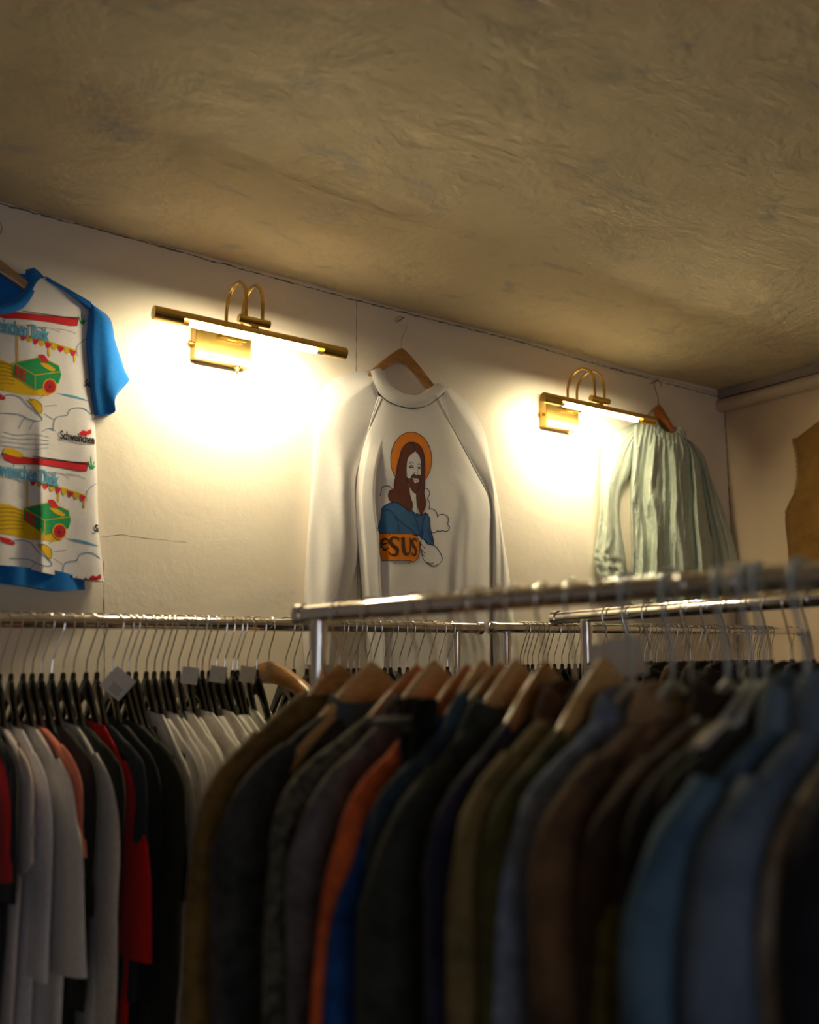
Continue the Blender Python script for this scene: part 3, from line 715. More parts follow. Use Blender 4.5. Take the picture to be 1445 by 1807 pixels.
# --- brown suede vest on the right wall
M_SUEDE = cloth('brown_suede', (.26, .135, .030), (.17, .085, .02), scale=9, weave=500, bstr=.5)
M_FUR = cloth('tan_fleece', (.48, .32, .14), (.34, .21, .08), scale=140, weave=400, bstr=1)
ve = thing('waistcoat', 'brown suede waistcoat with fleece edging on the right wall', 'waistcoat', on_x(1450, 1030, XR-.03))
def h_v(u, v): return .012+.040*prof(u, .4)+.003*math.sin(u*14+2*v)+.004*math.sin(v*26+3*u)*sstep(.4, .7, v)
make_panel('body', [
    [(1402, 776), (1430, 754), (1455, 738), (1490, 738), (1530, 745), (1575, 752)],
    [(1407, 820), (1435, 815), (1460, 812), (1490, 810), (1530, 812), (1568, 808)],
    [(1406, 858), (1435, 860), (1460, 862), (1490, 862), (1530, 862), (1570, 856)],
    [(1386, 905), (1425, 910), (1460, 912), (1490, 912), (1530, 910), (1590, 904)],
    [(1390, 970), (1425, 976), (1460, 978), (1490, 978), (1530, 976), (1594, 972)],
    [(1394, 1038), (1425, 1044), (1460, 1046), (1490, 1046), (1530, 1044), (1598, 1040)]], 60, 60, h_v, M_SUEDE, ve, plane='x')
for pts in ([(1402, 776), (1400, 778), (1405, 800), (1408, 830), (1407, 850), (1400, 880), (1386, 905)], [(1575, 752), (1568, 790), (1566, 830), (1576, 880), (1590, 904)]):
    mb = MB(); P = [on_x(p.x, p.y, XR-.012) for p in spline([(x, y, 0) for x, y in pts], 60)]
    mb.tube(P, [.006+.002*math.sin(i*2.1) for i in range(61)], 8); setp(mb.obj('edging', M_FUR, ve), 'shaggy tan fleece edging')
mb = MB(); P = [on_x(p.x, p.y, XR-.02) for p in spline([(1394, 1040, 0), (1440, 1046, 0), (1500, 1048, 0), (1598, 1042, 0)], 90)]
mb.tube(P, [.009+.003*math.sin(i*2.3) for i in range(91)], 8); setp(mb.obj('edging', M_FUR, ve), 'shaggy tan fleece hem')

# ------------------------------------------------------------------ rails
def rack(P0, P1, legs, label, ends=(True, True), finial=M_CHROME):
    """P0, P1 rail ends; legs: fractions along the rail"""
    P0, P1 = Vector(P0), Vector(P1); d = (P1-P0).normalized(); hd = Vector((d.x, d.y, 0)).normalized(); side = Vector((-hd.y, hd.x, 0)); R = .0140
    mid = (P0+P1)/2
    t = thing('clothes_rack', label, 'clothes rack', (mid.x, mid.y, 0), 'chrome clothes racks')
    mb = MB(); mb.tube([P0, P0.lerp(P1, .5), P1], R, 28); mb.obj('rail', M_CHROME, t)
    for p, s in ((P0, -1), (P1, 1)):
        mb = MB(); mb.lathe(p, d*s, [(-.012, .0145), (-.011, .0172), (.004, .0178), (.009, .014), (.012, .008)], 26); mb.obj('end_cap', M_CHROME, t)
    for f in legs:
        p = P0.lerp(P1, f)
        mb = MB(); mb.tube([(p.x, p.y, .10), (p.x, p.y, p.z-.01)], .0125, 24); mb.lathe((p.x, p.y, p.z-.05), (0, 0, 1), [(0, .0145), (.03, .0145)], 24); mb.obj('upright', M_CHROME, t)
        ft = MB(); a = Vector((p.x, p.y, .09)); ft.tube([a-side*.2, a+side*.2], .0125, 16); o_ = ft.obj('foot', M_CHROME, t)
        for s in (-1, 1):
            c = a+side*(.18*s); w_ = MB(); w_.tube([(c.x, c.y, .08), (c.x, c.y, .05)], .008, 10); w_.lathe((c.x, c.y, .025)-side*0 if False else Vector((c.x, c.y, .026))-hd*.01, hd, [(0, .02), (.003, .025), (.017, .025), (.02, .02)], 20); w_.obj('castor', M_RUBBER, o_)
    a, c = P0.lerp(P1, legs[0]), P0.lerp(P1, legs[-1])
    mb = MB(); mb.tube([(a.x, a.y, .11), (c.x, c.y, .11)], .0125, 16); mb.obj('base_bar', M_CHROME, t)
    return t
RY = 1.82; RZ = 1.549
xa = on_y(846, 1108, RY).x
A0, A1 = Vector((-.15, RY, RZ)), Vector((xa, RY, RZ))
xl = on_y(806, 1108, RY).x
rack(A0, A1, [.04, (xl+.15)/(xa+.15)], 'chrome clothes rack along the back wall below the comic-print t-shirt')
xb = on_y(866, 1109, RY).x; xbl = on_y(893, 1109, RY).x; xbe = on_y(1427, 1111, RY).x
C0, C1 = Vector((xb, RY, 1.551)), Vector((min(xbe+.02, 2.99), RY, 1.556))
rack(C0, C1, [(xbl-xb)/(C1.x-xb), (xbe-xb)/(C1.x-xb)-.01], 'farthest chrome rack, full of bunched black hangers, running into the room corner')
N0 = at_depth(531, 1085, 1.42); N1v = at_depth(1445, 1001, .86)
ND = (N1v-N0).normalized(); N1 = N0+ND*1.35; N1.z = N1v.z+.004
nleg = (Vector(at_depth(568, 1081, 1.395))-N0).length/1.35
rack(N0, N1, [nleg, .96], 'nearest chrome clothes rack, packed with jackets across the foreground')
S0 = at_depth(981, 1091, 2.05); S1v = at_depth(1428, 1057, 1.47)
SD = (S1v-S0).normalized(); S1 = S0+SD*1.25
sleg = (Vector(at_depth(1043, 1085, 1.97))-S0).length/1.25
rack(S0, S1, [sleg, .96], 'middle chrome clothes rack ending in a reddish cap behind the near rack')
def rail_at(P0, P1, px):
    lo, hi = -.4, 1.0
    for _ in range(50):
        m = (lo+hi)/2
        v = P0.lerp(P1, m)-O
        x = 1e6 if v.dot(FW) < .05 else proj(O+v)[0]
        if x < px: lo = m
        else: hi = m
    return P0.lerp(P1, (lo+hi)/2)

# ------------------------------------------------------------------ hangers on rails
def mk_data(name, mb, mats):
    me = bpy.data.meshes.new(name); me.from_pydata([tuple(v) for v in mb.v], [], mb.f)
    for m in (mats if isinstance(mats, (list, tuple)) else [mats]): me.materials.append(m)
    me.polygons.foreach_set('material_index', mb.m)
    me.polygons.foreach_set('use_smooth', [True]*len(me.polygons)); me.update(); me.set_sharp_from_angle(angle=math.radians(40)); return me
def hook_mesh(bot, r=.0016, mat=None, name='hook'):
    R = .0165
    P = [(0, 0, bot), (0, 0, bot+.030), (.004, 0, bot+.045), (.014, 0, -.030), (.0195, 0, -.012), (.0195, 0, .004), (.012, 0, .0145), (0, 0, .0170), (-.012, 0, .0140), (-.0185, 0, .004), (-.019, 0, -.006)]
    mb = MB(); mb.tube(spline(P, 40), r, 8); return mk_data(name, mb, mat)
def bar_mesh(top, hw, drop, h0, h1, t0, t1, mat, name='shoulder_bar', pw=1.5, notch=False):
    mb = MB(); n = 18; V = []; m_ = 12
    for i in range(-n, n+1):
        s = i/n; a = abs(s); z = top-drop*(a**pw) if pw else top-.084*(1-math.exp(-(a*hw/.052)**2))-.36*a*hw; hg = lerp(h0, h1, a); th = lerp(t0, t1, a)
        for k in range(m_):
            an = 2*math.pi*k/m_; c_, s_ = math.cos(an), math.sin(an)
            V.append((s*hw, math.copysign(abs(c_)**.7, c_)*th+.002*a*a, z-hg*.5+math.copysign(abs(s_)**.7, s_)*hg*.5))
    Fc = [(i*m_+j, (i+1)*m_+j, (i+1)*m_+(j+1) % m_, i*m_+(j+1) % m_) for i in range(2*n) for j in range(m_)]+[tuple(range(m_)), tuple(2*n*m_+j for j in range(m_))[::-1]]
    mb.add(V, Fc); return mk_data(name, mb, mat)
HK_B = hook_mesh(-.108, .0016, M_HOOK); HK_W = hook_mesh(-.095, .0017, M_HOOK); HK_N = hook_mesh(-.100, .0019, M_HOOK)
HK_C = hook_mesh(-.100, .0026, M_CLEAR)
BAR_B = bar_mesh(-.106, .165, 0, .046, .014, .0045, .005, M_BLACK, pw=None)
BAR_W = {k: bar_mesh(-.080, .215, .085, .050, .026, .008, .017, m, pw=1.5) for k, m in (('w', M_WOOD), ('l', M_WOODL), ('r', M_WOODR))}
BAR_C = bar_mesh(-.098, .205, .070, .014, .012, .003, .004, M_CLEAR, pw=1.1)
mb = MB(); mb.lathe((0, 0, -.112), (0, 0, 1), [(0, .0055), (.010, .0050), (.0135, .0035)], 12); SOCK = mk_data('socket', mb, M_BLACK)
def hanger(p, U, kind, label, group, bar=None, swivel=0.0):
    t = bpy.data.objects.new('clothes_hanger', None); t.empty_display_size = .03; COL.objects.link(t)
    t.location = p; t.rotation_euler = (0, 0, math.atan2(U.y, U.x)); setp(t, label, 'hanger', group)
    parts = {'b': (('shoulder_bar', BAR_B), ('hook', HK_B), ('socket', SOCK)), 'c': (('shoulder_bar', BAR_C), ('hook', HK_C))}.get(kind) or (('shoulder_bar', BAR_W[kind]), ('hook', HK_W))
    if kind == 'n': parts = (('shoulder_bar', BAR_B), ('hook', HK_B), ('socket', SOCK))
    for nm, me in parts:
        if nm == 'shoulder_bar' and bar: me = bar
        c = bpy.data.objects.new(nm, me); c.parent = t; COL.objects.link(c)
        if nm == 'hook': c.rotation_euler = (0, 0, swivel)
    return t

# ------------------------------------------------------------------ garments on rails
def shp(s): return .62*s+.38*s**2.6
def solve(P, tx, ty, w):
    """direction in which the near shoulder points so that it shows at (tx, ty), and that shoulder's height"""
    d = ray(tx, ty); d2 = Vector((d.x, d.y)).normalized(); r = Vector((P.x, P.y))-Vector((O.x, O.y))
    s = r.dot(d2); perp = (r-d2*s).length
    if perp >= w*.985: q_ = d2*s
    else: q_ = d2*(s-math.sqrt(w*w-perp*perp))
    U = (q_-r).normalized(); U3 = Vector((U.x, U.y, 0)); tip = P+U3*w
    dist = Vector((tip.x-O.x, tip.y-O.y)).length; k = dist/Vector((d.x, d.y)).length
    return U3, (O.z+d.z*k)-P.z
def loft(path, radii, T, fold, seed, n=18, cap_top=True):
    """path in (u, z) local plus t offset; returns local vertices and faces"""
    V = []; Fc = []; k = len(path)
    for i in range(k):
        a, c = path[max(i-1, 0)], path[min(i+1, k-1)]; du, dz = c[0]-a[0], c[1]-a[1]; L = math.hypot(du, dz) or 1
        nu_, nz = -dz/L, du/L
        for j in range(n):
            an = 2*math.pi*j/n; f = 1+fold*(i/k)*math.sin(3*an+seed+i*.5)+fold*.6*noise.noise(Vector((math.cos(an)*1.5, math.sin(an)*1.5, i*.35+seed)))
            cu = math.cos(an)*radii[i][0]*f; ct = math.sin(an)*radii[i][1]*f
            V.append((path[i][0]+nu_*cu, path[i][2]+ct, path[i][1]+nz*cu))
    for i in range(k-1):
        for j in range(n): Fc.append((i*n+j, (i+1)*n+j, (i+1)*n+(j+1) % n, i*n+(j+1) % n))
    if cap_top: Fc.append(tuple(range(n)))
    # turned-in end so the opening has an inside
    b = (k-1)*n; c0 = len(V)
    for j in range(n):
        v = Vector(V[b+j]); c = Vector((path[-1][0], path[-1][2], path[-1][1])); V.append(tuple(c+(v-c)*.86+Vector((0, 0, .03))))
    for j in range(n): Fc.append((b+j, c0+j, c0+(j+1) % n, b+(j+1) % n))
    Fc.append(tuple(c0+j for j in range(n))[::-1])
    return V, Fc
def part(name, V, Fc, mat, t, sharp=60):
    me = bpy.data.meshes.new(name); me.from_pydata(V, [], Fc); me.materials.append(mat)
    me.polygons.foreach_set('use_smooth', [True]*len(me.polygons)); me.update(); me.set_sharp_from_angle(angle=math.radians(sharp))
    o = bpy.data.objects.new(name, me); o.parent = t; COL.objects.link(o); return o
def garment(name, cat, label, P, U, w, zs, mat, style='jacket', b=.016, length=.72, flare=0.0, collar=None, seed=1, zn=-.135, group=None, cuff=None, tnk=.062, slen=.58, trim=None, bulge=1.0):
    t = bpy.data.objects.new(name, None); t.empty_display_size = .03; COL.objects.link(t)
    t.location = P; t.rotation_euler = (0, 0, math.atan2(U.y, U.x)); setp(t, label, cat, group)
    zs = min(zs, zn-.035); rnd = random.Random(seed)
    V = []; Fc = []; n = 44; rows = []
    k1 = 12
    for i in range(k1+1):
        s = i/k1; a = lerp(tnk, w-.030, s); z = lerp(zn, zs-.012, shp(s)); rows.append((a, z, lerp(b*.75, b, s), 0))
    k2 = 24; z0 = zs-.012
    for i in range(1, k2+1):
        s = i/k2; z = lerp(z0, zn-length, s); a = w-.030+(.012*math.sin(s*3)+flare*s*.7)-.02*sstep(0, .15, s); rows.append((a, z, b*(1+.25*s), s))
    ph = rnd.uniform(0, 6); kf = rnd.choice([4, 5, 6])
    for (a, z, bb, s) in rows:
        for j in range(n):
            an = 2*math.pi*j/n; c_, s_ = math.cos(an), math.sin(an)
            fo = .0045*math.sin(c_*kf*2.3+ph+2*s)*(.3+s)+.007*noise.noise(Vector((c_*2.2, z*7, seed+s_*.4)))
            V.append((math.copysign(abs(c_)**.85, c_)*a, math.copysign(abs(s_)**.55, s_)*bb+fo*min(1, abs(s_)*3), z+(.006*noise.noise(Vector((c_*3, s_, seed))) if s > .9 else 0)))
    k = len(rows)
    for i in range(k-1):
        for j in range(n): Fc.append((i*n+j, (i+1)*n+j, (i+1)*n+(j+1) % n, i*n+(j+1) % n))
    c0 = len(V); V += [(V[(k-1)*n+j][0]*.97, V[(k-1)*n+j][1]*.5, V[(k-1)*n+j][2]+.02) for j in range(n)]
    for j in range(n): Fc.append(((k-1)*n+j, c0+j, c0+(j+1) % n, (k-1)*n+(j+1) % n))
    part('body', V, Fc, mat, t)
    for sg in (1, -1):
        toff = rnd.uniform(-.3, .3)*b
        if style == 'tee':
            key = [(w-.100, lerp(zn, zs, .34)-.014, 0), (w-.066, lerp(zn, zs, .62)-.036, 0), (w-.050, zs-.050, toff), (w-.048+flare*.5, zs-.11, toff), (w-.038+flare, zs-slen, toff)]
            rad = [(.012, b*.7), (.036, b), (.049, b*1.05), (.058, b*1.15), (.066, b*1.25)]
        else:
            key = [(w-.105, lerp(zn, zs, .32)-.014, 0), (w-.070, lerp(zn, zs, .60)-.038, 0), (w-.050, zs-.048, toff), (w-.045+flare*.2, zs-.12, toff), (w-.047+flare*.55, zs-slen*.6, toff), (w-.050+flare, zs-slen, toff)]
            rad = [(.012, b*.8), (.038, b*1.05), (.050, b*1.15*bulge), (.052, b*1.25*bulge), (.047, b*1.2*bulge), (.040, b*1.1*bulge)]
        pp = spline([Vector((x, z, tt_)) for x, z, tt_ in key], 26); rr = spline([Vector((x, y, 0)) for x, y in rad], 26)
        path = [(p.x*sg, p.y, p.z) for p in pp]; radii = [(r.x, r.y) for r in rr]
        V, Fc = loft(path, radii, None, .10 if style != 'tee' else .06, seed+sg, 20)
        if sg < 0: Fc = [f[::-1] for f in Fc]
        so = part('sleeve', V, Fc, mat, t)
        if cuff:
            V, Fc = loft([path[-2], (path[-1][0], path[-1][1]-.0), (path[-1][0], path[-1][1]-.055)] if True else path, [(radii[-1][0]*1.06, radii[-1][1]*1.1)]*3, None, .02, seed, 20)
            if sg < 0: Fc = [f[::-1] for f in Fc]
            co = part('cuff', V, Fc, cuff, so)
    if collar:
        cm, hgt, kind = collar
        V = []; Fc = []; n = 32
        if kind == 'rib': prof_ = [(.92, -.004, .8), (.96, .008, .9), (1.04, .010, 1.05), (1.10, .000, 1.1), (1.16, -.016, 1.1)]
        elif kind == 'fold': prof_ = [(.80, -.01, .9), (.82, hgt*.6, 1.0), (.86, hgt, 1.1), (.98, hgt*.97, 1.35), (1.16, hgt*.35, 1.7), (1.30, -hgt*.35, 1.8), (1.26, -hgt*.38, 1.6)]
        else: prof_ = [(.9, -.01, .8), (.88, hgt*.5, 1.0), (.84, hgt, 1.1), (.90, hgt, 1.3), (.98, hgt*.4, 1.3), (1.08, -.02, 1.1)]
        for (sc_, dz, tb_) in prof_:
            for j in range(n):
                an = 2*math.pi*j/n; V.append((math.cos(an)*tnk*sc_*1.03, math.sin(an)*b*tb_, zn+dz-.010*abs(math.cos(an))-.018*max(0, math.sin(an))))
        for i in range(len(prof_)-1):
            for j in range(n): Fc.append((i*n+j, (i+1)*n+j, (i+1)*n+(j+1) % n, i*n+(j+1) % n))
        part('collar', V, Fc, cm, t)
    if trim:
        # light band lying along the near shoulder
        V = []; Fc = []
        for i in range(13):
            s = lerp(.18, .62, i/12); a = lerp(tnk, w-.03, s); z = lerp(zn, zs-.012, shp(s))+.003
            V += [(a-.006, -b*1.12, z-.004), (a+.004, -b*.55, z+.005), (a+.004, b*.3, z+.006)]
        for i in range(12):
            for j in range(2): Fc.append((i*3+j, i*3+j+1, i*3+j+4, i*3+j+3))
        o_ = part('shoulder_stripe', V, Fc, trim, t)
        sm_ = o_.modifiers.new('thickness', 'SOLIDIFY'); sm_.thickness = .003; sm_.offset = 1
    return t
def cm(name, c, c2=None, scale=40, **k): return cloth(name, c, c2, scale=scale, **k)
# near rack -------------------------------------------------------- hook px, shoulder px, ...
NEAR = [

 (600, 343, 1405, .25, cm('khaki_brown', (0.1955, 0.1156, 0.0272), (.09, .05, .012)), dict(collar=('same', .012, 'stand'), zn=-.122, b=.020), 'jacket', 'jacket', 'khaki brown jacket, farthest on the near rack, beside the white t-shirts', 'w'),
 (655, 386, 1410, .25, cm('grey_black', (0.0510, 0.0510, 0.0476), (.018, .018, .018)), dict(collar=(cm('slate', (0.0850, 0.1275, 0.1530)), .03, 'stand'), b=.015), 'jacket', 'jacket', 'black jacket with its slate highlight painted on the collar next to the khaki brown one', 'l'),  # teal-grey highlight of the lit top edge is put into the collar colour
 (735, 480, 1395, .24, cm('speckled_charcoal', (0.1445, 0.1326, 0.0935), (.018, .018, .016), scale=70), dict(b=.016), 'jacket', 'jacket', 'speckled charcoal jacket between the black one and the grey one', 'r'),
 (765, 517, 1430, .24, cm('mauve_grey', (0.1445, 0.1275, 0.1360), (.060, .053, .056)), dict(collar=('same', .03, 'fold'), b=.016), 'jacket', 'jacket', 'mauve grey jacket beside the orange sleeve', 'l'),
 (822, 590, 1425, .23, cm('burnt_orange', (0.7140, 0.1275, 0.0306), (.34, .06, .015)), dict(flare=.075, b=.014), 'sweater', 'sweater', 'burnt orange top squeezed between grey jacket and royal blue top', 'r'),
 (850, 612, 1490, .23, cm('royal_blue', (0.0102, 0.0680, 0.2720), (.005, .032, .13)), dict(flare=.085, b=.014), 'sweater', 'sweater', 'royal blue top right of the burnt orange one', 'l'),
 (880, 652, 1400, .22, cm('ink_denim', (0.0306, 0.0544, 0.0765), (.012, .022, .032)), dict(collar=(cm('ink_denim_collar', (0.0374, 0.0765, 0.1105)), .035, 'fold'), b=.016), 'jacket', 'denim jacket', 'inky dark denim jacket with a wide collar below the black clip', 'w'),
 (908, 655, 1500, .25, cm('bottle_black', (0.0374, 0.0442, 0.0340), (.015, .018, .014)), dict(b=.022, collar=('same', .03, 'fold')), 'coat', 'coat', 'greenish black coat hanging left of the navy coat', 'l'),
 (958, 755, 1445, .24, cm('midnight', (0.0238, 0.0238, 0.0544), (.010, .010, .024)), dict(b=.017), 'coat', 'coat', 'midnight navy coat left of the olive tan coat', 'w'),
 (1010, 800, 1440, .24, cm('olive_tan', (0.2125, 0.1564, 0.0595), (.095, .07, .026)), dict(b=.019, collar=(cm('brown_leather', (0.0935, 0.0374, 0.0170)), .035, 'fold'), trim=None), 'coat', 'coat', 'olive tan coat with a dark brown collar', 'b'),
 (1060, 848, 1440, .235, cm('dark_olive', (0.0850, 0.0816, 0.0204), (.035, .034, .010)), dict(b=.018), 'jacket', 'jacket', 'dark olive jacket between the olive tan coat and a pale blue shirt', 'l'),
 (1110, 895, 1425, .22, cm('pale_blue', (0.2720, 0.3400, 0.4930), (.12, .155, .23)), dict(flare=.04, b=.014, collar=('same', .03, 'fold')), 'shirt', 'shirt', 'pale blue shirt between the dark olive and the brown jacket', 'c'),
 (1180, 948, 1440, .25, cm('tobacco_plaid', (0.1955, 0.1054, 0.0510), (.045, .026, .016), scale=14), dict(b=.020, collar=(cm('tan_collar', (0.3400, 0.2210, 0.1275)), .035, 'fold')), 'jacket', 'jacket', 'mottled tobacco brown jacket with rounded shoulder in the middle of the near rack', 'c'),
 (1212, 970, 1540, .24, cm('taupe', (0.2125, 0.1394, 0.1054), (.10, .065, .05)), dict(b=.017), 'jacket', 'jacket', 'taupe jacket in front of the mottled tobacco brown one', 'b'),
 (1275, 1035, 1440, .24, cm('espresso', (0.0578, 0.0272, 0.0170), (.024, .012, .008)), dict(b=.020, collar=('same', .045, 'stand')), 'coat', 'coat', 'espresso brown coat with a tall upright collar', 'c'),
 (1298, 1075, 1480, .23, cm('moss_yellow', (0.2125, 0.1785, 0.0476), (.095, .08, .02)), dict(flare=.03, b=.014), 'shirt', 'shirt', 'mossy yellow green shirt showing as a thin strip right of the espresso coat', 'b'),
 (1318, 1096, 1420, .235, cm('soft_black', (0.0238, 0.0204, 0.0187), (.010, .009, .008)), dict(b=.017), 'jacket', 'jacket', 'soft black jacket right of the mossy yellow shirt', 'c'),
 (1340, 1162, 1375, .215, cm('coal_black', (0.0204, 0.0204, 0.0153), (.008, .008, .006)), dict(b=.013, trim=cm('off_white_band', (0.6800, 0.6120, 0.5440))), 'jacket', 'jacket', 'coal black jacket with an off-white shoulder stripe', 'c'),
 (1412, 1108, 1530, .275, cm('washed_blue', (0.10, 0.18, 0.265), (.045, .10, .17), scale=18), dict(b=.018, collar=(cm('washed_blue_collar', (0.145, 0.22, 0.31)), .045, 'fold')), 'jacket', 'denim jacket', 'washed mid blue denim jacket left of the buttoned denim jacket', 'c'),
 (1478, 1208, 1530, .255, cm('trucker_blue', (0.14, 0.19, 0.28), (.07, .11, .18), scale=16), dict(b=.024, collar=(cm('trucker_collar', (0.1275, 0.1870, 0.2890)), .045, 'fold')), 'jacket', 'denim jacket', 'faded denim jacket with a pale button, left of the ivory shirt', 'c'),
 (1540, 1336, 1520, .22, cm('ivory', (0.3740, 0.3230, 0.2890), (.18, .155, .14)), dict(b=.014), 'shirt', 'shirt', 'ivory shirt squeezed between denim and a black coat', 'c'),
 (1600, 1375, 1520, .23, cm('blue_black', (0.0136, 0.0136, 0.0238), (.006, .006, .010)), dict(b=.024), 'coat', 'coat', 'blue black coat filling the lower right corner', 'c'),
]
HL = {'w': 'brown wooden hanger', 'l': 'pale wooden hanger', 'r': 'reddish wooden hanger', 'b': 'black hanger', 'c': 'clear plastic hanger', 'n': 'black hanger'}
for i, (px, tx, ty, wd, mat, kw, nm, cat, lab, hk) in enumerate(NEAR):
    P = rail_at(N0, N1, px); U, zs = solve(P, tx, ty, wd); kw = dict(kw)
    zs = max(-.36, min(-.165, zs))
    if kw.get('collar') and kw['collar'][0] == 'same': kw['collar'] = (mat,)+kw['collar'][1:]
    zn = kw.pop('zn', -.142 if hk in 'wlr' else -.136)
    if hk in 'wlr': kw['tnk'] = .080
    g = garment(nm, cat, lab, P, U, wd, zs, mat, seed=i*3+11, zn=zn, slen=.62, length=.80, group='jackets and tops on the near rack', **kw)
    top = {'w': -.078, 'l': -.074, 'r': -.080, 'b': -.106, 'c': -.098}[hk]; tk = kw.get('tnk', .062); se = (.19-tk)/(wd-.03-tk)
    zend = lerp(zn, zs-.012, shp(se))-.022
    bm_ = bar_mesh(top, .19, top-zend, *((.064, .020, .009, .008, {'w': M_WOOD, 'l': M_WOODL, 'r': M_WOODR}[hk]) if hk in 'wlr' else (.038, .016, .004, .007, M_BLACK) if hk == 'b' else (.014, .010, .003, .004, M_CLEAR)), pw=1.15)
    hanger(P, U, hk, HL[hk]+' on the near rack holding the '+lab.split(',')[0].split(' with ')[0].split(' between ')[0].split(' beside ')[0].split(' next ')[0].split(' right of ')[0].split(' left of ')[0].split(' squeezed ')[0].split(' hanging ')[0].split(' showing ')[0].split(' in front ')[0].split(' filling ')[0].split(' below ')[0].split(' just ')[0], 'hangers on the near rack', bar=bm_)
    if 'pale button' in lab:
        mb = MB(); R3 = t_rot = Matrix.Rotation(math.atan2(U.y, U.x), 3, 'Z')
        c = Vector((wd*.52, -.0285, zs-.055)); V = []
        mb.lathe(c, (0, -1, 0), [(0, .010), (.004, .010), (.005, .007)], 20)
        part('button', [tuple(v) for v in mb.v], mb.f, M_PAPER, g)
        mb = MB(); mb.box((wd*.50, -.026, zs-.085), (.045, .003, .05), bev=.002); part('chest_pocket', [tuple(v) for v in mb.v], mb.f, cm('pocket_denim', (.035, .06, .11)), g)
# middle rack ------------------------------------------------------
MID = [(1075, 'slate_blue', (.035, .045, .07)), (1110, 'deep_brown', (.035, .018, .01)), (1145, 'pine', (.02, .03, .018)), (1180, 'charcoal', (.02, .02, .02)), (1215, 'chestnut', (.08, .045, .022)),
       (1250, 'graphite', (.018, .017, .018)), (1285, 'dark_plum', (.035, .015, .02)), (1320, 'slate_blue2', (.03, .045, .08)), (1355, 'coal', (.012, .012, .012)), (1392, 'army', (.04, .045, .02)), (1428, 'dusk', (.05, .06, .09)), (1470, 'peat', (.02, .015, .01))]
MN = ['slate blue', 'deep brown', 'pine green', 'charcoal', 'chestnut', 'graphite', 'dark plum', 'steel blue', 'coal black', 'army green', 'dusk blue', 'peat brown']
for i, (px, nm_, c) in enumerate(MID):
    P = rail_at(S0, S1, px); sd = Vector((-SD.y, SD.x, 0)).normalized()
    U = -sd if (-sd).dot(O-P) > 0 else sd
    U = (U+Vector((random.uniform(-.1, .1), random.uniform(-.1, .1), 0))).normalized()
    garment('jacket', 'jacket', MN[i]+' jacket on the middle rack behind the near rack', P, U, .225, -.215, cm(nm_, c), b=.015, seed=90+i, zn=-.130, collar=(cm(nm_, c), .03, 'fold'), group='jackets on the middle rack')
    hanger(P, U, 'b', 'black hanger on the middle rack holding the '+MN[i]+' jacket', 'hangers on the middle rack')
